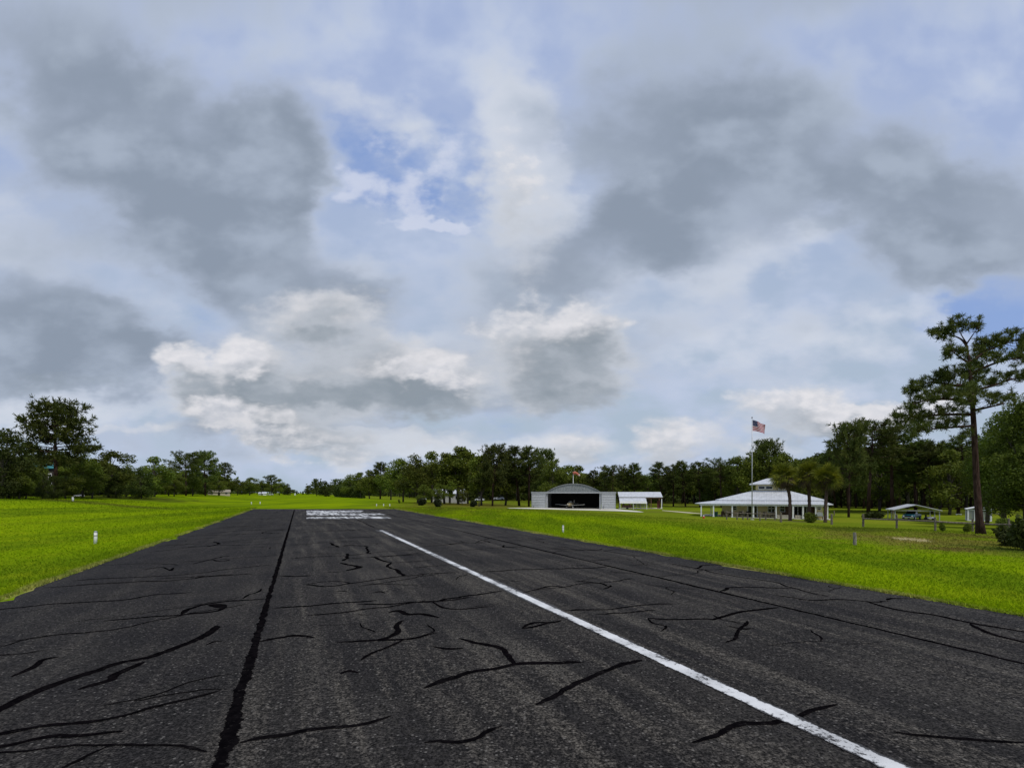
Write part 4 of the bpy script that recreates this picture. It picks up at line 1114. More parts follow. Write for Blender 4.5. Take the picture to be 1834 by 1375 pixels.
# dead sapling with pale bare branches
base = at(1797, 940); m = base.y / F
mb = MB(); rb = random.Random(8)
mb.tube([(0, 0, -.1), (.05, 0, 25 * m), (-.1, 0, 48 * m), (.05, 0, 66 * m)], [1.6 * m, 1.3 * m, .9 * m, .3 * m], 6)
for i in range(14):
    z = (18 + 3.4 * i) * m; a = rb.random() * 6.28; l = (20 - i * .7) * m * rb.uniform(.6, 1.1)
    p1 = (math.cos(a) * l * .5, math.sin(a) * l * .5, z + 1.5 * m); p2 = (math.cos(a + .3) * l, math.sin(a + .3) * l, z + rb.uniform(2, 7) * m)
    mb.tube([(0, 0, z), p1, p2], [.8 * m, .6 * m, .3 * m], 5)
    mb.tube([p1, (p1[0] + rb.uniform(-5, 5) * m, p1[1], p1[2] + 6 * m)], [.5 * m, .2 * m], 4)
t_ = obj('dead_sapling', mb, M_DEAD, None, base)
tag(t_, 'bare pale dead sapling with crooked twigs right of the giant pine trunk', 'tree')
# clipped dark hedge
def hedge():
    rng = np.random.default_rng(9); V = []; C = []; Sz = []
    for x in np.linspace(597, 650, 160):
        py = 889.6 + (x - 597) / 53 * 2.6; p = at(x, py); m = p.y / F
        hh = (20 + 2.2 * math.sin(x * .8) + 1.2 * math.sin(x * 2.1) - (4 if x < 601 else 0)) * m
        n = 60
        c = np.stack([np.full(n, p.x), p.y + rng.random(n) * 14 * m, p.z + hh * rng.random(n) ** .7], 1) + rng.normal(size=(n, 3)) * .5 * m
        C.append(c); Sz.append(np.full(n, 1.3 * m))
    C = np.concatenate(C); Sz = np.concatenate(Sz); V = leaf_cards(C, 1.0, rng, .6); V = C[:, None] + (V - C[:, None]) * Sz[:, None, None]
    v, q, tn = crown_mesh(V, rng.random(len(C)))
    tag(obj_np('hedge', v, q, M_DOAK, attr=tn), 'long clipped very dark hedge at the far end of the field', 'hedge')
hedge()
# ------------------------------------------------------------------ buildings and other things
def flatm(name, c, rough=0.6, metal=0.0, spec=0.3, var=0.12, scale=3.0):
    lo = tuple(k * (1 - var) for k in c); hi = tuple(min(1, k * (1 + var)) for k in c)
    return mat_simple(name, lo, hi, scale, rough, spec, metal)
M_WHITE = flatm('white_paint', (0.74, 0.74, 0.73), .5)
M_TRIM = flatm('white_trim', (0.78, 0.78, 0.76), .5)
M_CREAM = flatm('cream_stucco', (0.68, 0.56, 0.29), .85, var=.1, scale=1.5)
M_GLASS = flatm('dark_glass', (0.012, 0.014, 0.017), .08, spec=.5)
M_DARK = flatm('dark_interior', (0.02, 0.019, 0.018), .9)
M_STEEL = flatm('galvanised_steel', (0.37, 0.385, 0.39), .5, .1, var=.12)
M_BROWN = flatm('brown_wood', (0.13, 0.075, 0.045), .8, var=.35, scale=5)
M_GREYW = flatm('weathered_wood', (0.15, 0.125, 0.095), .9, var=.4, scale=6)
M_TIRE = flatm('tyre_rubber', (0.02, 0.02, 0.02), .8)
M_RED = flatm('red_paint', (0.45, 0.035, 0.02), .5)
M_BRICK = flatm('stone_wall', (0.40, 0.36, 0.30), .9, var=.4, scale=9)
M_TEAL = flatm('teal_metal', (0.03, 0.16, 0.17), .5)
M_TAN = flatm('tan_siding', (0.42, 0.36, 0.27), .8)
def metal_sheet(name, c, axis=0, freq=6.0, depth=.03, rough=.42, metal=.3, mixc=.85):
    """corrugated or standing-seam sheet: ribs run across the given local axis"""
    m, t, bs = mat_base(name)
    t.n('ShaderNodeTexCoord'); P = m.node_tree.nodes[-1].outputs['Object']
    sp = m.node_tree.nodes.new('ShaderNodeSeparateXYZ'); m.node_tree.links.new(P, sp.inputs[0])
    w = t.math('SINE', t.math('MULTIPLY', sp.outputs[axis], freq))
    rib = t.ramp(w, 0.5, 0.95)
    n = t.noise(P, 1.3, 5.0, 0.65); n2 = t.noise(P, 9.0, 3.0, .5)
    col = t.mix(t.ramp(n, .35, .7), tuple(k * .85 for k in c), tuple(min(.9, k * 1.08) for k in c))
    col = t.mix(t.ramp(n2, .62, .8, 0, .25), col, tuple(k * .6 for k in c))
    m.node_tree.links.new(col, bs.inputs['Base Color'])
    b = t.n('ShaderNodeBump', {'Height': rib, 'Strength': 1.0, 'Distance': depth}); m.node_tree.links.new(b, bs.inputs['Normal'])
    bs.inputs['Roughness'].default_value = rough; bs.inputs['Metallic'].default_value = metal
    return m
M_ROOF = metal_sheet('white_metal_roof', (0.54, 0.555, 0.57), 0, 14.0, .02, .5, .1)
M_CORR_V = metal_sheet('corrugated_vertical', (0.36, 0.375, 0.39), 0, 12.0, .06, .5, .25)

# ================= hangar
Fh = Frame(1027, 911, yaw=-9); m = Fh.m
def hp(px, py, d=0.0): return Fh.P(px, py, d)
hangar = empty('hangar', Fh.o, Fh.yaw)
tag(hangar, 'grey corrugated metal hangar with arched roof and wide open black doorway', 'hangar')
x0, zb = hp(979.5, 910.3); x1, _ = hp(1075, 911); zt = hp(1027, 883)[1]
apex = hp(1027, 866.5)[1]; depth = 17.0
ztop_l = hp(965, 879.9)[1]
def arc(n=28, grow=0.0):
    w = (x1 - x0) / 2 + grow; cxm = (x0 + x1) / 2; rise = apex - zt - 2.2 * m + grow
    R = (w * w + rise * rise) / (2 * rise); zc_ = zt + 2.2 * m + rise - R
    a0 = math.asin(min(1, w / R)); return [(cxm + R * math.sin(a), zc_ + R * math.cos(a)) for a in np.linspace(-a0, a0, n)]
A = arc()
# roof shell
mb = MB(); B = arc(28, .12)
outer = B; inner = arc(28, 0.02)
vs = [(x, -.25, z) for x, z in outer] + [(x, depth, z) for x, z in outer] + [(x, -.25, z) for x, z in inner] + [(x, depth, z) for x, z in inner]
n = len(outer); fs = []
for i in range(n - 1):
    fs += [(i, i + 1, n + i + 1, n + i), (2 * n + i + 1, 2 * n + i, 3 * n + i, 3 * n + i + 1), (i + 1, i, 2 * n + i, 2 * n + i + 1), (n + i, n + i + 1, 3 * n + i + 1, 3 * n + i)]
mb.add(vs, fs); obj('roof', mb, M_STEEL, hangar)
# gable: ribbed by real geometry
mb = MB(); zg = zt + 2.4 * m; nr = 34
for i in range(nr):
    xa, xb = x0 + (x1 - x0) * i / nr, x0 + (x1 - x0) * (i + 1) / nr
    def az(x):
        for (p, q), (r, s_) in zip(A, A[1:]):
            if p <= x <= r: return q + (s_ - q) * (x - p) / (r - p) - .03
        return zg
    za, zb2, zm = az(xa + 1e-4), az(xb - 1e-4), az((xa + xb) / 2)
    xm = (xa + xb) / 2
    if min(za, zb2, zm) < zg + .03:
        if max(za, zb2) < zg + .03: continue
        za, zb2, zm = max(za, zg + .01), max(zb2, zg + .01), max(zm, zg + .01)
    yv = .10
    mb.add([(xa, .02, zg), (xm, yv, zg), (xb, .02, zg), (xb, .02, zb2), (xm, yv, zm), (xa, .02, za)], [(0, 1, 4, 5), (1, 2, 3, 4)])
obj('gable', mb, flatm('weathered_steel', (.215, .23, .225), .55, .1, var=.2), hangar)
# header rail right across, posts, walls, slab
xl, _ = hp(952, 909.5); xr, _ = hp(1103.5, 911.8)
mb = MB(); mb.box(xl, xr, -.75, -.35, zt, zt + 2.2 * m); mb.box(xl - .05, xr + .05, -.80, -.3, zt + 2.2 * m, zt + 2.6 * m); obj('door_rail', mb, M_STEEL, hangar)
for xx in (x0, x1):
    mb = MB(); mb.box(xx - .22, xx + .22, -.30, .10, 0, zt - .01); obj('door_post', mb, M_STEEL, hangar)
for xx, sg in ((x0, -1), (x1, 1)):
    mb = MB(); mb.box(xx + (.0 if sg > 0 else -.15), xx + (.15 if sg > 0 else .0), .12, depth, 0, zt + 2.3 * m); obj('side_wall', mb, M_STEEL, hangar)
mb = MB(); back = [(x0 - .1, 0.0)] + [(x0 - .1, zt)] + [(x, z - .05) for x, z in A] + [(x1 + .1, zt), (x1 + .1, 0.0)]
mb.prism(back, depth, depth + .12); obj('back_wall', mb, M_DARK, hangar)
mb = MB(); mb.box(x0 - .1, x1 + .1, -.2, depth, -.25, .04); obj('floor_slab', mb, M_CONC, hangar)
# sliding leaves with raised horizontal ribs
for (a, b, c_, dd) in ((953, 977.4, 909.5, 0), (1077.5, 1102, 911.6, 0)):
    xa, _ = hp(a, c_); xb, _ = hp(b, c_)
    leaf = MB(); leaf.box(xa, xb, -.58, -.46, .06, zt - .02)
    k = 9
    for i in range(k):
        z0 = .08 + (zt - .12) * i / k; z1 = .08 + (zt - .12) * (i + .62) / k
        leaf.add([(xa + .08, -.585, z0), (xb - .08, -.585, z0), (xb - .08, -.66, z0 + (z1 - z0) * .35), (xa + .08, -.66, z0 + (z1 - z0) * .35), (xa + .08, -.585, z1), (xb - .08, -.585, z1)], [(0, 1, 2, 3), (3, 2, 5, 4)])
    d = obj('sliding_door', leaf, M_STEEL, hangar)
    fr = MB()
    for xe in (xa, xb): fr.box(xe - .07, xe + .07, -.68, -.45, .05, zt - .03)
    obj('door_frame', fr, M_TRIM if False else M_STEEL, d)
    hh = MB(); hh.box(xa + .5, xa + .58, -.76, -.685, .3, .9); obj('handle', hh, M_DARK, d)

# ================= aeroplane in the doorway
def build_plane():
    wx, wz = hp(1020, 909.6, 1.6)
    root = empty('aeroplane', Fh.o + Fh.ux * wx + Fh.uy * 1.6, Fh.yaw + math.radians(-14))
    root.location.z += .05
    tag(root, 'small low wing aeroplane parked nose out in the dark hangar doorway', 'aeroplane')
    MW = flatm('aircraft_white', (.60, .60, .55), .35); MO = flatm('aircraft_tan', (.36, .30, .18), .4)
    def ring(y, w, h, zc2, k=14, p=2.4):
        out = []
        for i in range(k):
            a = 2 * math.pi * i / k; ca, sa = math.cos(a), math.sin(a)
            out.append((w * abs(ca) ** (2 / p) * (1 if ca > 0 else -1), y, zc2 + h * abs(sa) ** (2 / p) * (1 if sa > 0 else -1)))
        return out
    mb = MB(); mb.loft([ring(-1.5, .30, .28, 1.25), ring(-1.2, .48, .42, 1.22), ring(-.3, .56, .52, 1.22), ring(.8, .58, .55, 1.25), ring(2.2, .45, .45, 1.30), ring(4.0, .2, .25, 1.38), ring(5.2, .06, .14, 1.42)])
    obj('fuselage', mb, MO, root, smooth=True)
    mb = MB(); mb.loft([ring(-.1, .30, .02, 1.66), ring(.35, .46, .30, 1.72), ring(1.1, .48, .36, 1.74), ring(1.9, .30, .10, 1.72)]); cn = obj('canopy', mb, M_GLASS, root, smooth=True)
    fr = MB(); fr.tube([(-.46, .35, 1.72), (-.30, .35, 2.0), (0, .35, 2.06), (.30, .35, 2.0), (.46, .35, 1.72)], .04, 6); fr.tube([(-.49, 1.15, 1.74), (-.32, 1.15, 2.07), (0, 1.15, 2.12), (.32, 1.15, 2.07), (.49, 1.15, 1.74)], .04, 6)
    obj('canopy_frame', fr, MW, cn)
    for s in (-1, 1):
        mb = MB(); rings = []
        for f in (0, .5, .95, 1.0):
            x = s * (.45 + 4.1 * f); ch = 1.55 - .45 * f; z = .92 + .30 * f; th = .11 * (1 - .35 * f) * (.3 if f == 1 else 1)
            y0 = .05 + .12 * f
            rings.append([(x, y0, z), (x, y0 + ch * .25, z + th), (x, y0 + ch * .7, z + th * .6), (x, y0 + ch, z), (x, y0 + ch * .5, z - th * .5), (x, y0 + ch * .15, z - th * .5)])
        mb.loft(rings); obj('wing', mb, MW, root, smooth=False)
        mb = MB(); rings = [[(s * .05, 4.4, 1.45), (s * .05, 4.8, 1.50), (s * .05, 5.2, 1.45), (s * .05, 4.8, 1.40)], [(s * 1.4, 4.6, 1.47), (s * 1.4, 4.85, 1.50), (s * 1.4, 5.15, 1.47), (s * 1.4, 4.85, 1.44)]]
        mb.loft(rings); obj('tailplane', mb, MW, root)
        mb = MB(); mb.tube([(s * .75, .35, .95), (s * .98, .30, .42)], [.06, .045], 6); g = obj('landing_gear', mb, MW, root)
        mb = MB(); mb.tube([(s * .92, .30, .27), (s * 1.06, .30, .27)], .26, 16); obj('wheel', mb, M_TIRE, g)
        mb = MB(); mb.loft([ring(-.15, .05, .08, .34, 8), ring(.1, .14, .20, .36, 8), ring(.45, .14, .20, .36, 8), ring(.95, .03, .06, .34, 8)])
        mb.v = [(x + s * .99, y, z) for x, y, z in mb.v]; obj('wheel_fairing', mb, MW, g, smooth=True)
    mb = MB(); mb.loft([[(-.03, 4.3, 1.5), (.03, 4.3, 1.5), (.03, 5.3, 1.45), (-.03, 5.3, 1.45)], [(-.02, 4.9, 2.5), (.02, 4.9, 2.5), (.02, 5.35, 2.5), (-.02, 5.35, 2.5)]]); obj('tail_fin', mb, MW, root)
    mb = MB(); mb.loft([ring(-1.95, .01, .01, 1.25, 10, 2), ring(-1.8, .12, .12, 1.25, 10, 2), ring(-1.52, .2, .2, 1.25, 10, 2)]); sp = obj('spinner', mb, MW, root, smooth=True)
    mb = MB()
    for s in (-1, 1):
        a = math.radians(62); d = Vector((math.cos(a) * s, 0, math.sin(a) * s))
        u = Vector((-math.sin(a), 0, math.cos(a)))
        c = Vector((0, -1.65, 1.25))
        q = [c + d * .1 + u * .06, c + d * .5 + u * .09, c + d * .88 + u * .05, c + d * .88 - u * .03, c + d * .5 - u * .08, c + d * .1 - u * .06]
        mb.add([tuple(p) for p in q] + [tuple(p + Vector((0, .04, 0))) for p in q], [tuple(range(6)), tuple(reversed(range(6, 12)))] + [((i + 1) % 6, i, 6 + i, 6 + (i + 1) % 6) for i in range(6)])
    obj('propeller', mb, M_DARK, root)
    mb = MB(); mb.box(-.30, .30, -1.53, -1.49, 1.12, 1.20); obj('air_intake', mb, M_DARK, root)
build_plane()

# ================= wind sock on its pole behind the hangar
wd = 5.0
wx, wz0 = hp(1026.6, 866, wd); _, wz1 = hp(1026.6, 845.5, wd); mw = m * 1.04
ws = empty('windsock', Fh.o + Fh.ux * wx + Fh.uy * wd, Fh.yaw)
ws.location.z += wz0 - .25
tag(ws, 'faded orange wind sock on a pale pole above the hangar arch', 'wind sock')
hgt = wz1 - wz0 + .25
mb = MB(); mb.tube([(0, 0, 0), (0, 0, hgt)], .09, 8); obj('pole', mb, M_TRIM, ws)
MS1 = flatm('windsock_orange', (.42, .12, .07), .8); MS2 = flatm('windsock_white', (.52, .38, .33), .8)
sk = MB(); pts = [(0, 0, hgt - .35), (.6, -.1, hgt - .15), (1.1, -.1, hgt - .38), (1.6, -.15, hgt - .72), (2.0, -.15, hgt - 1.1)]
P = catmull([Vector(p) for p in pts], 5); rr = [.46 - .2 * i / (len(P) - 1) for i in range(len(P))]
k1 = len(P) - 6
sk.tube([tuple(p) for p in P[:k1 + 1]], rr[:k1 + 1], 12, 0, False); obj('sock', sk, MS1, ws, smooth=True)
sk = MB(); sk.tube([tuple(p) for p in P[k1:]], rr[k1:], 12, 0, False); obj('sock_tip', sk, MS2, ws, smooth=True)
sk = MB(); ring_ = [(.0, -.05 + .47 * math.cos(a), hgt - .35 + .47 * math.sin(a)) for a in np.linspace(0, 6.283, 17)]; sk.tube(ring_, .035, 5, 0, False); obj('hoop', sk, M_DARK, ws)

# ================= big pavilion and small shelter right of the hangar
def pavilion():
    fr = Frame(1147, 910.5, yaw=-10); mm = fr.m
    root = empty('pavilion', fr.o, fr.yaw); tag(root, 'large open sided pavilion with white sheet metal roof right of the hangar', 'pavilion')
    d = 7.0
    a, ze = fr.P(1108.6, 889.6); b, ze2 = fr.P(1187, 889.8)
    a2, zr = fr.P(1106.3, 880.6, d / 2); b2, _ = fr.P(1183, 881.0, d / 2)
    mb = MB(); mb.slab([(a, 0, ze), (b, 0, ze), (b2, d / 2, zr), (a2, d / 2, zr)], .14); mb.slab([(a2, d / 2, zr), (b2, d / 2, zr), (b, d, ze), (a, d, ze)], .14); obj('roof', mb, M_ROOF, root)
    mb = MB(); mb.box(a + .1, b - .1, .12, .24, ze - .50, ze - .17); mb.box(a + .1, b - .1, d - .24, d - .12, ze - .50, ze - .17); obj('beam', mb, M_BROWN, root)
    for xx in np.linspace(a + .3, b - .3, 5):
        for yy, mt in ((.3, M_TRIM if xx > b - 1 else M_BROWN), (d - .3, M_BROWN)):
            mb = MB(); mb.box(xx - .12, xx + .12, yy - .12, yy + .12, -.3, ze - .1 if yy < 1 else ze - .1); obj('post', mb, mt, root)
    mb = MB(); mb.box(b - 1.6, b - .6, 1.0, 1.3, .0, 2.6); obj('storage_locker', mb, flatm('dark_red_wood', (.10, .03, .025), .8), root)
    mb = MB(); mb.box(a, b, -.2, d + .2, -.3, .06); obj('floor_slab', mb, M_CONC, root)
pavilion()
def shelter():
    fr = Frame(1134, 911.8, yaw=-10); mm = fr.m
    root = empty('shelter', fr.o, fr.yaw); tag(root, 'small white shelter with folded roof in front of the large pavilion', 'shelter')
    d = 2.6
    a0, z0 = fr.P(1108.8, 891.2, d); b0, _ = fr.P(1156, 891.5, d)
    a1, z1 = fr.P(1109.6, 897.3, .15); b1, _ = fr.P(1158.2, 897.6, .15)
    a2, z2 = fr.P(1110, 900.9, 0); b2, _ = fr.P(1159.2, 900.9, 0)
    mb = MB(); mb.slab([(a1, .15, z1), (b1, .15, z1), (b0, d, z0), (a0, d, z0)], .06); rf = obj('roof', mb, M_ROOF, root)
    mb = MB(); mb.slab([(a2, 0, z2), (b2, 0, z2), (b1, .145, z1 - .005), (a1, .145, z1 - .005)], .05); obj('valance', mb, M_WHITE, rf)
    for xx in (a2 + .1, (a2 + b2) / 2, b2 - .1):
        for yy, zz in ((.12, z2 - .06), (d - .1, z0 - .12)):
            mb = MB(); mb.tube([(xx, yy, -.2), (xx, yy, zz)], .06, 8); obj('post', mb, M_TRIM, root)
    # what stands under it
    w = b2 - a2
    o = empty('utility_trailer', fr.o + fr.ux * (a2 + w * .27) + fr.uy * 1.0, fr.yaw); tag(o, 'dark trailer with slatted sides under the left half of the small shelter', 'trailer')
    mb = MB(); mb.box(-1.6, 1.6, -.7, .7, .55, .75); mb.box(-1.6, 1.6, -.7, -.64, .75, 1.25); mb.box(-1.6, 1.6, .64, .7, .75, 1.25); mb.box(-1.6, -1.54, -.64, .64, .75, 1.25); obj('bed', mb, flatm('dark_red', (.06, .022, .02), .7), o)
    for xx in (-1.5, -.75, 0, .75, 1.5):
        mb = MB(); mb.box(xx - .05, xx + .05, -.76, -.705, .6, 1.55); obj('stake', mb, M_DARK, o)
    for s in (-1, 1):
        mb = MB(); mb.tube([(.1, s * .8 - .08, .36), (.1, s * .8 + .08, .36)], .36, 14); obj('wheel', mb, M_TIRE, o)
    mb = MB(); mb.tube([(1.6, 0, .6), (2.5, 0, .5)], .05, 6); obj('tow_bar', mb, M_DARK, o)
    o = empty('storage_rack', fr.o + fr.ux * (a2 + w * .70) + fr.uy * 1.1, fr.yaw); tag(o, 'grey metal rack loaded with pipes under the right half of the small shelter', 'rack')
    for xx in (-1.7, -.6, .6, 1.7):
        for yy in (-.4, .4):
            mb = MB(); mb.box(xx - .05, xx + .05, yy - .05, yy + .05, 0, 1.6); obj('upright', mb, M_STEEL, o)
    for zz in (.35, .9, 1.4):
        mb = MB(); mb.box(-1.8, 1.8, -.46, .46, zz, zz + .06); sh = obj('shelf', mb, M_STEEL, o)
        mb = MB(); q = random.Random(int(zz * 10))
        for i in range(6): mb.tube([(-1.7 + q.random() * .3, -.38 + i * .14, zz + .13), (1.6 - q.random() * .5, -.38 + i * .14, zz + .13)], .06, 6)
        obj('pipes', mb, M_GREYW, sh)
shelter()

# ================= the house
def house():
    fr = Frame(1368, 928, yaw=-27); mm = fr.m
    P = fr.P
    root = empty('house', fr.o, fr.yaw); tag(root, 'cream bungalow with two tiered white metal roof, cupola and wrap around porch', 'house')
    # plan of the eaves: corner points (x, y)
    xl, zl = P(1252, 900.6); xr, zr = P(1484, 903.6)
    ze = (zl + zr) / 2
    W = xr - xl; D = W * .62
    xa, za = P(1288, 893.6, 3.0); xb, zb = P(1474, 896.8, 3.0); zu = (za + zb) / 2
    cl, zc0 = P(1352, 878.2, D * .42); cr, _ = P(1409, 878.4, D * .42)
    low_out = [(xl, 0), (xr, 0), (xr + 1.0, 2.6), (xr + 1.0, D), (xl - 1.2, D), (xl - 1.2, 3.0)]
    up_out = [(xa, 3.0), (xb, 3.0), (xb + .9, 5.0), (xb + .9, D - 3), (xa - .9, D - 3), (xa - .9, 5.0)]
    # lower ring of roof rises to just under the upper eaves
    low_in = [(xa + .5, 3.6), (xb - .5, 3.6), (xb + .1, 5.2), (xb + .1, D - 3.6), (xa - .1, D - 3.6), (xa - .1, 5.2)]
    zin = zu - .12
    mb = MB(); n = 6; th = .16
    vs = [(x, y, ze) for x, y in low_out] + [(x, y, zin) for x, y in low_in] + [(x, y, ze - th) for x, y in low_out] + [(x, y, zin - th) for x, y in low_in]
    fs = []
    for i in range(n):
        j = (i + 1) % n
        fs += [(i, j, n + j, n + i), (2 * n + j, 2 * n + i, 3 * n + i, 3 * n + j), (j, i, 2 * n + i, 2 * n + j)]
    mb.add(vs, fs); obj('porch_roof', mb, M_ROOF, root)
    # upper roof, hipped up to the cupola
    yc0, yc1 = D * .42, D * .42 + (cr - cl) * .8
    top = [(cl, yc0), (cr, yc0), (cr + .1, yc0 + .4), (cr + .1, yc1), (cl - .1, yc1), (cl - .1, yc0 + .4)]
    zt2 = zc0 + .05
    vs = [(x, y, zu) for x, y in up_out] + [(x, y, zt2) for x, y in top] + [(x, y, zu - .22) for x, y in up_out]
    fs = []
    for i in range(n):
        j = (i + 1) % n
        fs += [(i, j, n + j, n + i), (j, i, 2 * n + i, 2 * n + j)]
    fs.append(tuple(reversed([2 * n + i for i in range(n)])))
    mb = MB().add(vs, fs); obj('upper_roof', mb, M_ROOF, root)
    mb = MB(); mb.box(xa + .55, xb - .55, 3.75, D - 3.8, zin - .3, zu - .23); obj('shaded_roof_step', mb, M_DARK, root)  # step between the roofs, coloured near black for the shadow under the eaves
    # cupola
    zk = P(1370, 865.5, yc0)[1]; kx0, kx1 = cl + .15, cr - .15
    mb = MB(); mb.box(kx0, kx1, yc0 + .15, yc1 - .1, zt2 - .5, zk); cu = obj('cupola', mb, M_CREAM, root)
    ex0, zk0 = P(1342, 866.4, yc0 - 1.0); ex1, _ = P(1420, 867.4, yc0 - 1.0); ax, zax = P(1384, 856.2, (yc0 + yc1) / 2)
    mb = MB(); ey0, ey1 = yc0 - 1.0, yc1 + .9; cxk = ax; cyk = (yc0 + yc1) / 2
    q = [(ex0, ey0, zk0), (ex1, ey0, zk0), (ex1, ey1, zk0), (ex0, ey1, zk0)]
    rid = [(cxk - 1.0, cyk, zax), (cxk + 1.0, cyk, zax)]
    vs = q + rid + [(x, y, z - .18) for x, y, z in q]
    mb.add(vs, [(0, 1, 5, 4), (1, 2, 5), (2, 3, 4, 5), (3, 0, 4), (1, 0, 6, 7), (2, 1, 7, 8), (3, 2, 8, 9), (0, 3, 9, 6), (9, 8, 7, 6)])
    obj('cupola_roof', mb, M_ROOF, cu)
    def window(parent, a, b, t, c, yy, mullion=1, bars=0, frame=.10):
        (x0w, z1w), (x1w, z0w) = P(a, t, yy), P(b, c, yy)
        mb = MB()
        mb.box(x0w - frame, x1w + frame, yy - .09, yy - .02, z1w, z1w + frame); mb.box(x0w - frame, x1w + frame, yy - .09, yy - .02, z0w - frame, z0w)
        mb.box(x0w - frame, x0w, yy - .09, yy - .02, z0w, z1w); mb.box(x1w, x1w + frame, yy - .09, yy - .02, z0w, z1w)
        for i in range(mullion):
            xm = x0w + (x1w - x0w) * (i + 1) / (mullion + 1); mb.box(xm - .04, xm + .04, yy - .08, yy - .035, z0w, z1w)
        for i in range(bars):
            zm = z0w + (z1w - z0w) * (i + 1) / (bars + 1); mb.box(x0w, x1w, yy - .085, yy - .032, zm - .04, zm + .04)
        w = obj('window', mb, M_TRIM, parent)
        g = MB(); g.box(x0w, x1w, yy - .03, yy - .021, z0w, z1w); obj('pane', g, M_GLASS, w if parent is root else parent)
        return w
    yw = yc0 + .15
    window(cu, 1359, 1369.3, 870.8, 875.2, yw, 0); window(cu, 1372, 1383, 870.8, 875.2, yw, 0); window(cu, 1395, 1406, 867.5, 875.2, yw, 1)
    # walls, set back under the porch
    y0 = 4.0
    wl, _ = P(1293, 920, y0); wr, _ = P(1466, 925, y0); zw = zin - .25
    mb = MB(); mb.box(wl, wr, y0, D - 4, -.4, zw); obj('wall', mb, M_CREAM, root)
    mb = MB(); mb.box(P(1400, 900, y0)[0], P(1461, 900, y0)[0], y0 - .05, y0 - .004, .05, zw - .02); obj('wood_cladding', mb, M_BROWN, root)
    # right-hand storage bay stands forward
    bx0, _ = P(1461, 920, .8); bx1, _ = P(1474, 920, .8)
    mb = MB(); mb.box(bx0, bx1, .8, y0 - .06, -.4, ze - .2); obj('storeroom_wall', mb, M_CREAM, root)
    window(root, 1312.5, 1319, 902.5, 912.5, y0, 0, 2)
    window(root, 1376, 1387, 903.5, 917, y0, 1, 1)
    window(root, 1397.5, 1405, 905, 915.5, y0 - .055, 0, 1)
    window(root, 1464, 1470, 904.8, 912, .8, 0, 2, .07)
    for (a, b, t, c, yy) in ((1340, 1355.5, 904.5, 921.5, y0), (1422, 1436, 905, 921, y0 - .055), (1440, 1450, 905, 921, y0 - .055)):
        (x0w, z1w), (x1w, _) = P(a, t, yy), P(b, c, yy)
        mb = MB(); mb.box(x0w - .2, x0w, yy - .1, yy - .02, .0, z1w + .2); mb.box(x1w, x1w + .2, yy - .1, yy - .02, .0, z1w + .2); mb.box(x0w, x1w, yy - .1, yy - .02, z1w, z1w + .2)
        xm = (x0w + x1w) / 2; mb.box(xm - .06, xm + .06, yy - .1, yy - .04, .08, z1w)
        dr = obj('door', mb, M_TRIM, root)
        g = MB(); g.box(x0w, x1w, yy - .045, yy - .025, .08, z1w); obj('pane', g, M_GLASS, dr)
    # low stone wall of the porch on the right
    for a, b in ((1392, 1412.5), (1424, 1440), (1441, 1460)):
        xx0, zz1 = P(a, 921.5, .5); xx1, _ = P(b, 921.5, .5)
        mb = MB(); mb.box(xx0, xx1, .42, .66, -.4, .72); obj('porch_wall', mb, M_BRICK, root)
    mb = MB(); mb.box(xl - .3, xr + .4, .35, D, -.5, .07); obj('porch_slab', mb, M_CONC, root)
    for px, yy, wpx in ((1256, .3, 1.0), (1273.5, 5.5, .8), (1278, .32, 1.1), (1311.5, .32, 1.0), (1349.5, .32, 1.1), (1390, .3, 1.0), (1420.5, .25, 1.3), (1438.4, .3, 1.1), (1461.0, .3, .9), (1482.3, .3, .9)):
        xx, _ = P(px, 915, yy); w = wpx * mm
        yy2 = yy
        zz = ze + (zin - ze) * (yy2 / 3.6) - .14 if yy2 < 3.6 else zin - .3
        mb = MB(); mb.box(xx - w, xx + w, yy - w, yy + w, .075, zz); pc = obj('porch_post', mb, M_TRIM, root)
        mb = MB(); mb.box(xx - w * 1.35, xx + w * 1.35, yy - w * 1.35, yy + w * 1.35, .07, .30); obj('post_base', mb, M_TRIM, pc)
    mb = MB(); mb.box(xl + .1, xr - .1, .18, .34, ze - .42, ze - .17); obj('porch_beam', mb, M_TRIM, root)
    # porch furniture and clutter
    def local(px, yy): return fr.o + fr.ux * P(px, 918, yy)[0] + fr.uy * yy + Vector((0, 0, .07))
    def table(px, yy, L, lab):
        o = empty('porch_table', local(px, yy), fr.yaw); tag(o, lab, 'table')
        mb = MB(); mb.box(-L / 2, L / 2, -.5, .5, .76, .82); obj('table_top', mb, M_BROWN, o)
        for sx in (-1, 1):
            for sy in (-1, 1):
                mb = MB(); mb.box(sx * (L / 2 - .12) - .05, sx * (L / 2 - .12) + .05, sy * .4 - .05, sy * .4 + .05, 0, .755); obj('leg', mb, M_BROWN, o)
    def chair(px, yy, yaw, lab, mat):
        o = empty('porch_chair', local(px, yy), fr.yaw + yaw); tag(o, lab, 'chair')
        mb = MB(); mb.box(-.34, .34, -.32, .32, .42, .48); obj('seat', mb, mat, o)
        mb = MB()
        for i in range(5): mb.add([(-.34 + i * .14, .30, .49), (-.23 + i * .14, .30, .49), (-.23 + i * .14, .46, 1.15), (-.34 + i * .14, .46, 1.15), (-.34 + i * .14, .34, .49), (-.23 + i * .14, .34, .49), (-.23 + i * .14, .50, 1.15), (-.34 + i * .14, .50, 1.15)], [(0, 1, 2, 3), (7, 6, 5, 4), (0, 4, 5, 1), (1, 5, 6, 2), (2, 6, 7, 3), (3, 7, 4, 0)])
        obj('backrest', mb, mat, o)
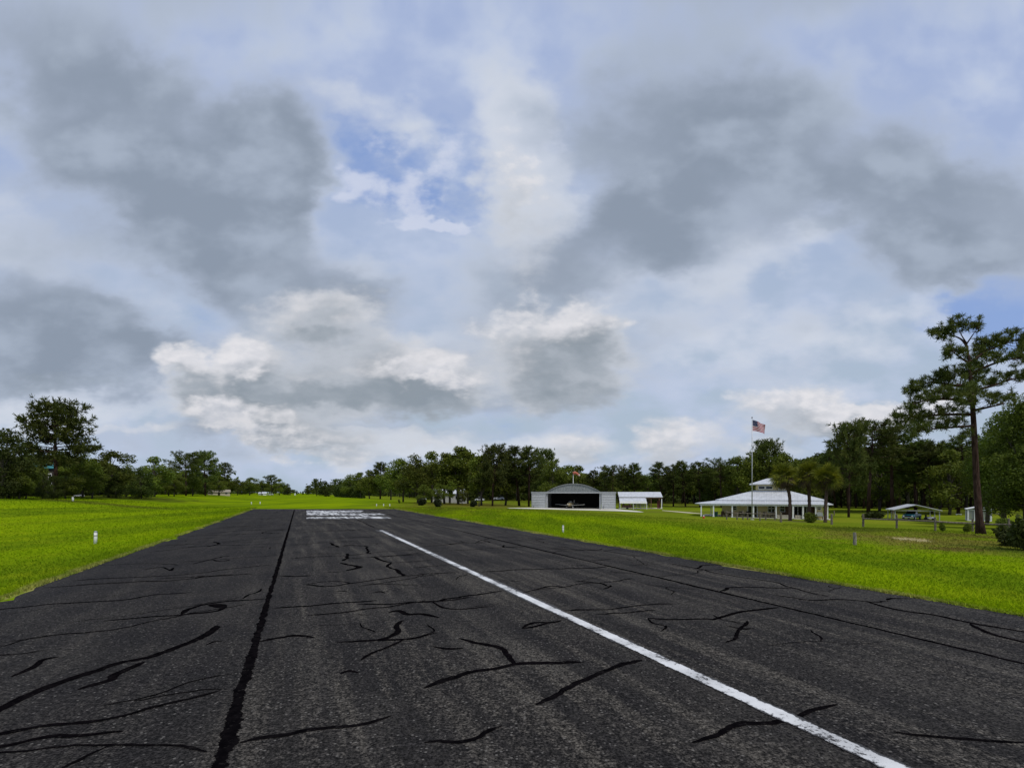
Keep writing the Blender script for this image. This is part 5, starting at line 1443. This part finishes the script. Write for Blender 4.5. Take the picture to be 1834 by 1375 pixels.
        for sx in (-1, 1):
            mb = MB(); mb.box(sx * .38 - .05, sx * .38 + .05, -.34, .34, .64, .68); obj('armrest', mb, mat, o)
            for sy in (-1, 1):
                mb = MB(); mb.box(sx * .36 - .035, sx * .36 + .035, sy * .30 - .035, sy * .30 + .035, 0, .635); obj('leg', mb, mat, o)
    table(1302, 2.2, 2.2, 'brown wooden table on the left part of the house porch')
    chair(1296, 2.4, .5, 'brown slatted chair at the left end of the porch table', M_BROWN)
    chair(1307.5, 2.6, -.4, 'brown slatted chair at the right end of the porch table', M_BROWN)
    chair(1327, 2.4, .2, 'dark slatted chair below the small porch window', M_DARK)
    chair(1337, 2.6, -.5, 'dark slatted chair beside the porch double door', M_DARK)
    chair(1371, 2.2, .3, 'grey slatted chair left of the wide porch window', M_GREYW)
    chair(1384, 2.3, -.2, 'grey slatted chair under the wide porch window', M_GREYW)
    o = empty('waste_bin', local(1282.5, 1.2), fr.yaw); tag(o, 'dark green waste bin on the porch beside the second front post', 'bin')
    mb = MB(); mb.loft([[(-.26, -.26, 0), (.26, -.26, 0), (.26, .26, 0), (-.26, .26, 0)], [(-.34, -.34, .95), (.34, -.34, .95), (.34, .34, .95), (-.34, .34, .95)]]); obj('body', mb, flatm('green_plastic', (.01, .07, .05), .5), o)
    mb = MB(); mb.box(-.38, .38, -.38, .38, .955, 1.03); obj('lid', mb, flatm('green_lid', (.01, .06, .045), .5), o)
    o = empty('gas_grill', fr.o + fr.ux * P(1467.5, 922, .45)[0] + fr.uy * .2 + Vector((0, 0, 0)), fr.yaw); tag(o, 'grey covered grill standing before the storeroom window at the right porch end', 'grill')
    mb = MB(); mb.box(-.55, .55, -.3, .3, .65, .9); obj('firebox', mb, M_STEEL, o)
    mb = MB(); mb.prism([(-.5, .905), (.5, .905), (.45, 1.25), (.2, 1.38), (-.2, 1.38), (-.45, 1.25)], -.28, .28); obj('hood', mb, M_STEEL, o)
    for sx in (-.5, .5):
        for sy in (-.25, .25):
            mb = MB(); mb.box(sx - .03, sx + .03, sy - .03, sy + .03, 0, .645); obj('leg', mb, M_DARK, o)
    o = empty('hydrant', at(1260.3, 928)); mq = o.location.y / F; tag(o, 'small red lawn hydrant with a white cap left of the porch', 'hydrant')
    mb = MB(); mb.tube([(0, 0, -.1), (0, 0, 2.4 * mq), (0, 0, 3.6 * mq)], [1.7 * mq, 1.7 * mq, 1.2 * mq], 12); mb.tube([(-2.3 * mq, 0, 1.9 * mq), (2.3 * mq, 0, 1.9 * mq)], .6 * mq, 8); obj('barrel', mb, M_RED, o)
    mb = MB(); mb.tube([(0, 0, 3.61 * mq), (0, 0, 4.9 * mq), (0, 0, 5.6 * mq)], [1.1 * mq, 1.0 * mq, .4 * mq], 12); obj('cap', mb, M_TRIM, o)
house()

# ================= flagpole and flag
base = at(1347, 930.5); m = base.y / F
hp_ = (930.5 - 747.6) * m
pole = empty('flagpole', base); tag(pole, 'tall thin white flagpole on the lawn in front of the house', 'flagpole')
mb = MB(); mb.tube([(0, 0, -.2), (0, 0, hp_ * .5), (0, 0, hp_ - .12)], [.95 * m, .8 * m, .5 * m], 10); obj('shaft', mb, flatm('pole_aluminium', (.42, .42, .43), .4, .3), pole, smooth=True)
mb = MB()
mb.loft([[(math.cos(a) * r * m, math.sin(a) * r * m, hp_ + z * m) for a in np.linspace(0, 2 * math.pi, 11)[:-1]] for r, z in ((.2, -1.2), (1.0, -.7), (1.25, 0), (1.0, .7), (.2, 1.2))])
obj('ball', mb, flatm('dark_ball', (.10, .09, .07), .4, .6), pole, smooth=True)
mb = MB(); mb.tube([(0, 0, -.05), (0, 0, .10)], 3.2 * m, 14); obj('footing', mb, M_CONC, pole)
def flag():
    FR, FW, FB = flatm('flag_red', (.36, .008, .02), .8), flatm('flag_white', (.52, .50, .53), .8), flatm('flag_blue', (.016, .022, .085), .8)
    U, V = 30, 26
    def pt(u, v):
        # hoist on the pole, the fly sagging away from it
        x = (u * 22.5) * m; drop = (6.5 * u + 4.5 * u * u) * (.35 + .65 * (1 - v * .2))
        z = hp_ - (4.0 + (1 - v) * (19.5 - 5.0 * u) + drop) * m
        x -= (1 - v) * 0 + .9 * m * math.sin(u * 3.1) * v
        y = (1.6 * math.sin(u * 7.5 + v * 2.0) * u ** .6 + .8 * math.sin(u * 13 + 1 - v * 3) * u) * m
        return (x + .9 * m, y, z + .5 * m * math.sin(u * 8) * u)
    vs = [pt(i / U, j / V) for j in range(V + 1) for i in range(U + 1)]
    fs, mi = [], []
    for j in range(V):
        for i in range(U):
            fs.append((j * (U + 1) + i, j * (U + 1) + i + 1, (j + 1) * (U + 1) + i + 1, (j + 1) * (U + 1) + i))
            stripe = j // 2
            mi.append(2 if (i < 12 and j >= 12) else (0 if stripe % 2 == 0 else 1))
    mb = MB(); mb.v, mb.f, mb.mi = vs, fs, mi
    fl = empty('flag', base); tag(fl, 'red, white and blue stars and stripes flag sagging from the top of the pole', 'flag')
    obj('cloth', mb, [FR, FW, FB], fl, smooth=True)
    st = MB()
    for r in range(9):
        for c in range(6 if r % 2 == 0 else 5):
            u = .4 * (c * 2 + 1 + (r % 2)) / 12; v = 1 - (7 / 13) * (r + 1) / 10
            for side in (-1, 1):
                p = Vector(pt(u, v)); P5 = []
                ex = (Vector(pt(u + .01, v)) - p).normalized(); ez = (Vector(pt(u, min(1, v + .01))) - p).normalized(); nn = ex.cross(ez).normalized() * side * .012
                for k in range(10):
                    a = math.pi / 2 + k * math.pi / 5; q = (.34 if k % 2 == 0 else .14) * m
                    P5.append(tuple(p + nn + ex * math.cos(a) * q + ez * math.sin(a) * q))
                st.add(P5, [tuple(range(10))])
    obj('stars', st, FW, fl)
flag()

# ================= fences and posts
def fence(name, label, posts, rails, wpx, mat, cat='fence'):
    b0 = at(posts[0][0], posts[0][2]); root = empty(name, b0); tag(root, label, cat)
    tops = []
    for (px, t, b) in posts:
        p = at(px, b); mm = p.y / F; w = wpx * mm / 2 * math.cos(math.atan2(p.x, p.y)); h = (b - t) * mm
        mb = MB(); q = p - b0
        mb.tube([(q.x, q.y, q.z - .3), (q.x + .01, q.y, q.z + h * .6), (q.x - .02, q.y, q.z + h)], [w, w * .95, w * .9], 8); obj('post', mb, mat, root)
        tops.append((px, p))
    for r in rails:
        pts = []
        for (px, py, bpy_) in r:
            p = at(px, bpy_); mm = p.y / F
            pts.append(tuple(Vector((p.x, p.y - .12, H + (HY - py) * mm)) - b0))
        for a, b in zip(pts, pts[1:]):
            mb = MB(); mb.tube([a, tuple((Vector(a) + Vector(b)) / 2 + Vector((0, 0, -.03))), b], [.085, .075, .085], 6); obj('rail', mb, mat, root)
    return root
fence('rail_fence', 'weathered brown wooden rail fence close in front of the porch',
      [(1301.5, 914, 930), (1320, 918.5, 930.5), (1330.5, 914.5, 930.5), (1339, 918, 930.5), (1361, 916, 932.5), (1371.5, 917, 931), (1388, 915, 931)],
      [[(1301, 917.3, 930), (1330.5, 918.6, 930.5), (1361, 919.6, 932), (1388, 920.2, 931)]], 2.6, M_GREYW)
fence('post_and_rail_fence', 'post and rail fence running past the giant pine to the right picture edge',
      [(1398.6, 918, 935), (1489.6, 920, 939), (1546, 920, 943.6), (1606, 921, 946.2), (1675, 926.5, 950.8), (1742, 929, 951.5), (1807, 928, 955), (1868, 930, 960)],
      [[(1606, 929.5, 946.2), (1675, 933.5, 950.8), (1742, 936.5, 951.5), (1807, 939, 955), (1868, 942, 960)], [(1546, 928.6, 943.6), (1606, 930.0, 946.2)]], 4.6, M_GREYW)
o = empty('fence_post', at(1530.5, 975.5)); mm = o.location.y / F
tag(o, 'single grey weathered post standing alone on the rough lawn', 'post')
mb = MB(); mb.tube([(0, 0, -.3), (.02, 0, 12 * mm), (0, 0, 22 * mm)], [3.0 * mm, 2.8 * mm, 2.6 * mm], 10); obj('post', mb, mat_bark('grey_post', (.13, .115, .095), (.30, .27, .23), (8, 8, 1.5)), o)
mb = MB(); mb.tube([(0, 0, 22.02 * mm), (0, 0, 22.5 * mm)], 2.5 * mm, 10); obj('cut_top', mb, M_GREYW, o)
for (px, t, b, lab) in ((1494, 914.5, 923, 'short far wooden post on the grass right of the porch end'), (1599.5, 912, 926.5, 'dark thin post beside the left eave of the carport')):
    p = at(px, b); mm = p.y / F
    o = obj('fence_post', MB().tube([(0, 0, -.2), (0, 0, (b - t) * mm)], 1.0 * mm, 8), M_GREYW, None, p); tag(o, lab, 'post')
# T shaped post
p = at(858, 907); mm = p.y / F
o = empty('clothesline_post', p, -.1); tag(o, 'dark T shaped clothesline post at the edge of the grove', 'post')
obj('upright', MB().box(-.8 * mm, .8 * mm, -.8 * mm, .8 * mm, -.3, 16 * mm), M_DARK, o); obj('crossbar', MB().box(-5 * mm, 4.4 * mm, -.6 * mm, .6 * mm, 15 * mm, 16.3 * mm).box(-5 * mm, -4.4 * mm, -.61 * mm, .61 * mm, 14.2 * mm, 15 * mm), M_DARK, o)

# ================= runway edge markers
def marker(px, t, b, lab, wpx, tilt=0.0, group=None):
    p = at(px, b); mm = p.y / F; h = (b - t) * mm; w = wpx * mm / 2
    o = empty('edge_marker', p); o.rotation_euler.y = tilt; tag(o, lab, 'marker', group)
    mb = MB(); mb.tube([(0, 0, -.1), (0, 0, h * .9)], w, 12); obj('post', mb, flatm('marker_white', (.70, .70, .66), .6, var=.2), o, smooth=True)
    mb = MB(); mb.tube([(0, 0, h * .9 + .002), (0, 0, h)], [w * 1.12, w * .8], 12); obj('cap', mb, M_STEEL, o, smooth=True)
    mb = MB(); mb.tube([(0, 0, h * .62), (0, 0, h * .72)], w * 1.04, 12); obj('band', mb, flatm('marker_band', (.42, .42, .40), .7), o, smooth=True)
marker(170.8, 951, 973.6, 'white plastic runway marker on the left lawn near the asphalt', 5.0, .03)
marker(1008.5, 940, 953.6, 'white plastic runway marker on the right lawn near the asphalt', 3.0)
marker(130.4, 889.5, 897, 'short pale post on the lawn below the trees on the far left', 3.0)
for px, b, lab in ((450.3, 903, 'left one of two tiny runway markers beyond the left end of the asphalt'), (465.8, 902.6, 'right one of two tiny runway markers beyond the left end of the asphalt'),
                   (674.5, 906.4, 'left one of three tiny markers beyond the asphalt end on the right'), (687, 906.4, 'middle one of three tiny markers beyond the asphalt end on the right'), (698, 906.4, 'right one of three tiny markers beyond the asphalt end on the right')):
    marker(px, b - 4.6, b, lab, 1.7)

# ================= carport, pickup, cart, screened shed on the right
def carport():
    fr = Frame(1645, 931, yaw=-24); mm = fr.m; P = fr.P
    root = empty('carport', fr.o, fr.yaw); tag(root, 'open carport with a low white gable roof on thin posts', 'carport')
    (a, za), (c, zc_), (b, zb) = P(1599.8, 912.4), P(1641, 903.2), P(1688, 913.6)
    d = 5.5
    mb = MB(); mb.slab([(a, 0, za), (c, 0, zc_), (c, d, zc_), (a, d, za)], .13); mb.slab([(c, 0, zc_), (b, 0, zb), (b, d, zb), (c, d, zc_)], .13); obj('roof', mb, M_ROOF, root)
    mb = MB(); mb.tube([(a + .3, .3, za - .16), (b - .3, .3, zb - .16)], .06, 6); mb.tube([(a + .3, d - .3, za - .16), (b - .3, d - .3, zb - .16)], .06, 6); obj('tie_beam', mb, M_STEEL, root)
    for xx, zz in ((a + .35, za), (b - .35, zb)):
        for yy in (.3, d / 2, d - .3):
            mb = MB(); mb.box(xx - .06, xx + .06, yy - .06, yy + .06, -.2, zz - .06); obj('post', mb, M_STEEL, root)
    # teal pickup, nose towards the camera
    MT = flatm('teal_paint', (.010, .085, .12), .35)
    xk, _ = P(1629, 930, 1.4)
    o = empty('pickup_truck', fr.o + fr.ux * xk + fr.uy * 1.2, fr.yaw + math.radians(-30)); tag(o, 'old teal blue pickup truck parked under the left half of the carport', 'pickup truck')
    k = mm * 24 / 2.3
    def sc(mb): mb.v = [(x * k, y * k, z * k) for x, y, z in mb.v]; return mb
    mb = MB(); mb.loft([[(-.78, y, z0), (.78, y, z0), (.82, y, (z0 + z1) / 2), (.74, y, z1), (-.74, y, z1), (-.82, y, (z0 + z1) / 2)] for y, z0, z1 in ((-1.0, .38, .80), (-.85, .32, .92), (.3, .32, 1.0), (.45, .32, 1.0), (3.0, .32, .95), (3.1, .36, .9))]); obj('body', sc(mb), MT, o)
    mb = MB(); mb.loft([[(-.70, y, 1.002), (.70, y, 1.002), (w, y2, z1), (-w, y2, z1)] for y, y2, w, z1 in ((.32, .62, .58, 1.55), (1.5, 1.4, .6, 1.57))]); cb = obj('cab', sc(mb), M_GLASS, o)
    mb = MB(); mb.box(-.60, .60, .60, 1.42, 1.575, 1.61); obj('cab_roof', sc(mb), MT, cb)
    mb = MB(); mb.box(-.84, .84, -1.12, -1.02, .36, .52); obj('bumper', sc(mb), M_STEEL, o)
    mb = MB(); mb.box(-.42, .42, -1.03, -1.003, .56, .74); obj('grille', sc(mb), M_DARK, o)
    for s in (-1, 1):
        mb = MB(); mb.tube([(s * .6, -1.05, .66), (s * .6, -.98, .66)], .11, 10); obj('headlight', sc(mb), M_TRIM, o)
        for yy in (-.35, 2.3):
            mb = MB(); mb.tube([(s * .72, yy, .32), (s * .90, yy, .32)], .32, 16); w = obj('wheel', sc(mb), M_TIRE, o)
            mb = MB(); mb.tube([(s * .895, yy, .32), (s * .915, yy, .32)], .16, 12); obj('rim', sc(mb), M_STEEL, w)
    # small white cart with a dark seat
    xk, _ = P(1664, 930, 1.2)
    o = empty('garden_cart', fr.o + fr.ux * xk + fr.uy * 1.0, fr.yaw + math.radians(60)); tag(o, 'small white and black garden cart under the right half of the carport', 'cart')
    k = mm * 20 / 2.6
    mb = MB(); mb.loft([[(-.4, -1.2, .42), (.4, -1.2, .42), (.4, -1.2, .5), (-.4, -1.2, .5)], [(-.5, -.5, .32), (.5, -.5, .32), (.5, -.5, .78), (-.5, -.5, .78)], [(-.5, .9, .32), (.5, .9, .32), (.5, .9, .62), (-.5, .9, .62)]]); obj('body', sc(mb), M_WHITE, o)
    mb = MB(); mb.box(-.4, .4, .1, .6, .625, .8); mb.box(-.4, .4, .6, .75, .625, 1.2); obj('seat', sc(mb), M_DARK, o)
    mb = MB(); mb.tube([(0, -.45, .75), (0, -.15, 1.1)], .04, 6); mb.tube([(-.2, -.15, 1.1), (.2, -.15, 1.1)], .04, 6); obj('steering_handle', sc(mb), M_DARK, o)
    for s in (-1, 1):
        for yy, r in ((-.8, .25), (.55, .34)):
            mb = MB(); mb.tube([(s * .45, yy, r), (s * .65, yy, r)], r, 14); obj('wheel', sc(mb), M_TIRE, o)
carport()
def screen_shed():
    fr = Frame(1756, 933, yaw=-38); mm = fr.m; P = fr.P
    root = empty('screen_shed', fr.o, fr.yaw); tag(root, 'small white framed screen shed half hidden behind the giant pine trunk', 'shed')
    m_, t, bs = mat_base('screen_mesh'); bs.inputs['Base Color'].default_value = (.30, .32, .32, 1); bs.inputs['Alpha'].default_value = .55; bs.inputs['Roughness'].default_value = .9
    a, ze = P(1734, 911); b, _ = P(1775, 911.5); c, za = P(1754, 906.8); d = 4.0
    x0s, zs = a, ze
    mb = MB(); mb.slab([(a - .25, -.2, ze), (c, -.2, za), (c, d, za), (a - .25, d, ze)], .1); mb.slab([(c, -.2, za), (b + .35, -.2, ze), (b + .35, d, ze), (c, d, za)], .1); obj('roof', mb, M_WHITE, root)
    for xx in (a, a + (b - a) * .30, a + (b - a) * .62, b):
        for yy in (0, d - .1):
            mb = MB(); mb.box(xx - .11, xx + .11, yy - .09, yy + .09, -.2, ze - .09); obj('post', mb, M_TRIM, root)
    for yy in (0, d - .1):
        for zz in (.05, ze - .2):
            mb = MB(); mb.box(a + .11, b - .11, yy - .06, yy + .06, zz, zz + .1); obj('rail', mb, M_TRIM, root)
    mb = MB(); mb.prism([(a + .1, ze - .09), (b - .1, ze - .09), (c, za - .12)], -.03, .0); obj('gable_screen', mb, m_, root)
    for i, (u, v) in enumerate(((0, .30), (.62, 1.0))):
        mb = MB(); mb.box(a + (b - a) * u + .11, a + (b - a) * v - .11, -.008, .0, .15, ze - .2); obj('screen', mb, m_, root)
    mb = MB(); mb.box(a + (b - a) * .33, a + (b - a) * .59, -.05, .0, .16, ze - .22); dr = obj('door', mb, M_WHITE, root)
    mb = MB(); mb.box(a + (b - a) * .56, a + (b - a) * .575, -.10, -.055, .9, 1.05); obj('handle', mb, M_DARK, dr)
    for xx in (a, b):
        mb = MB(); mb.box(xx - .006, xx + .006, .1, d - .2, .1, ze - .15); obj('screen', mb, m_, root)
    mb = MB(); mb.box(a - .1, b + .1, -.15, d, -.25, .04); obj('floor_slab', mb, M_CONC, root)
screen_shed()
p = at(1717, 922); mm = p.y / F
o = empty('white_bench', p, -.6); tag(o, 'low white bench on the grass between carport and screen shed', 'bench')
obj('seat', MB().box(-4 * mm, 4 * mm, -.25, .25, 1.4 * mm, 2.0 * mm), M_WHITE, o)
for sx in (-1, 1): obj('leg', MB().box(sx * 3 * mm - .06, sx * 3 * mm + .06, -.2, .2, -.1, 1.39 * mm), M_WHITE, o)

# ================= mobile home and vehicles in the grove
def simple_house(name, label, px0, px1, py, eave, ridge, wallm, roofm, d=7.0, wins=3, Yk=1.0, cat='house', yaw=None):
    pm = at((px0 + px1) / 2, py)
    X, Y = pm.x * Yk, pm.y * Yk
    fr = Frame((px0 + px1) / 2, py, yaw=yaw, Y=Y); root = empty(name, fr.o, fr.yaw); tag(root, label, cat)
    P = fr.P; a, _ = P(px0, py); b, _ = P(px1, py); ze = P((px0 + px1) / 2, eave)[1]; zr = P((px0 + px1) / 2, ridge, d / 2)[1]
    mb = MB(); mb.box(a, b, 0, d, -.4, ze); obj('wall', mb, wallm, root)
    mb = MB(); mb.slab([(a - .3, -.4, ze + .04), (b + .3, -.4, ze + .04), (b + .3, d / 2, zr), (a - .3, d / 2, zr)], .12); mb.slab([(a - .3, d / 2, zr), (b + .3, d / 2, zr), (b + .3, d + .4, ze + .04), (a - .3, d + .4, ze + .04)], .12); obj('roof', mb, roofm, root)
    mb = MB(); mb.add([(a, 0.0, ze), (a, d, ze), (a, d / 2, zr - .15)], [(0, 1, 2)]); mb.add([(b, 0.0, ze), (b, d, ze), (b, d / 2, zr - .15)], [(2, 1, 0)]); obj('gable', mb, wallm, root)
    for i in range(wins):
        xx = a + (b - a) * (i + .5) / wins; w = (b - a) / wins * .18
        if i == wins // 2:
            mb = MB(); mb.box(xx - w * .9, xx + w * .9, -.06, -.004, .0, min(2.1, ze * .8)); obj('door', mb, M_DARK, root)
        else:
            mb = MB(); mb.box(xx - w - .08, xx + w + .08, -.05, -.004, ze * .38, ze * .82); f = obj('window', mb, M_TRIM, root)
            mb = MB(); mb.box(xx - w, xx + w, -.07, -.052, ze * .41, ze * .79); obj('pane', mb, M_GLASS, f)
    return root
simple_house('mobile_home', 'long white mobile home seen through the trunks of the grove', 775, 836, 900.5, 884, 875.5, flatm('dull_white_siding', (.36, .36, .34), .7), M_ROOF, 6.0, 5, 1.05)
simple_house('teal_roofed_house', 'house with a teal metal roof showing between the big left trees', 56, 96, 890, 838, 820, flatm('dark_timber', (.05, .042, .035), .9), M_TEAL, 8.0, 3, 1.22)
simple_house('tan_roofed_house', 'low tan house behind the small trees beyond the left lawn', 372, 412, 886.6, 881, 876.5, M_TAN, flatm('tan_roof', (.30, .26, .20), .8), 8.0, 3, 1.0)
simple_house('white_far_house', 'tiny white house far off at the end of the field', 463, 477, 886.2, 883.5, 880.8, M_WHITE, M_ROOF, 9.0, 3, 1.0)
MCAR = flatm('white_car_paint', (.50, .51, .53), .3)
def car(px, py, wpx, hpx, lab, yaw, cat='car', shape=0):
    p = at(px, py); mm = p.y / F
    k = wpx * mm / 4.4; kz = hpx * mm / 1.55
    o = empty('parked_car' if cat == 'car' else cat, p, yaw); tag(o, lab, cat)
    def S_(mb): mb.v = [(x * k, y * k, z * kz) for x, y, z in mb.v]; return mb
    body = [(-2.2, .35), (-2.15, .75), (-1.3, .88), (1.75, .92), (2.15, .80), (2.2, .35)]
    cab = [(-1.25, .885), (-.55, 1.42), (1.1, 1.46), (1.85, .915)] if shape == 0 else [(-1.95, .87), (-1.6, 1.50), (2.0, 1.55), (2.1, .84)]
    mb = MB(); mb.prism(body, -.85, .85); obj('body', S_(mb), MCAR, o)
    mb = MB(); mb.prism(cab, -.74, .74); c = obj('cabin', S_(mb), M_GLASS, o)
    mb = MB(); mb.box(cab[1][0] + .05, cab[2][0] + .0, -.72, .72, cab[2][1] + .0, cab[2][1] + .05); obj('cabin_roof', S_(mb), MCAR, c)
    for sx in (-1.35, 1.4):
        for sy in (-.78, .78):
            mb = MB(); mb.tube([(sx, sy - .1, .33), (sx, sy + .1, .33)], .33, 12); obj('wheel', S_(mb), M_TIRE, o)
    for sy in (-.6, .6):
        mb = MB(); mb.box(-2.23, -2.18, sy - .15, sy + .15, .6, .74); obj('headlight', S_(mb), M_TRIM, o)
car(757, 896.5, 13, 8, 'white van half hidden behind the leftmost dark round shrub', .2, 'van', 1)
car(859, 897.5, 16, 8.5, 'white car parked in the grove behind the dark T shaped post', -.2)
car(893, 896, 20, 10, 'white domed car parked between the trunks left of the hangar', .05)
car(484, 886.6, 10, 3.6, 'tiny white car beside the white far house at the end of the field', .1)
car(142, 888.8, 15, 4, 'white car just showing below the trees on the far left', 0)
# far poles and a white box at the end of the field
for px, t, b, lab in ((496.3, 871.5, 886.4, 'thin pale pole at the end of the field right of the white far house'), (520.5, 872.5, 886.2, 'far utility pole left of the gap at the end of the field')):
    p = at(px, b); mm = p.y / F
    o = empty('utility_pole', p); tag(o, lab, 'pole')
    obj('shaft', MB().tube([(0, 0, -.3), (0, 0, (b - t) * mm)], [.42 * mm, .30 * mm], 8), M_GREYW, o)
    obj('crossarm', MB().box(-1.1 * mm, 1.1 * mm, -.15, .15, (b - t - 1.6) * mm, (b - t - 1.1) * mm), M_GREYW, o)
p = at(528.5, 886.6); mm = p.y / F
o = empty('equipment_cabinet', p); tag(o, 'tiny white equipment cabinet in the gap at the end of the field', 'cabinet')
obj('box', MB().box(-.9 * mm, .9 * mm, -.8 * mm, .8 * mm, 0, 3.4 * mm), M_WHITE, o); obj('lid', MB().box(-1.0 * mm, 1.0 * mm, -.9 * mm, .9 * mm, 3.41 * mm, 3.7 * mm), M_STEEL, o)
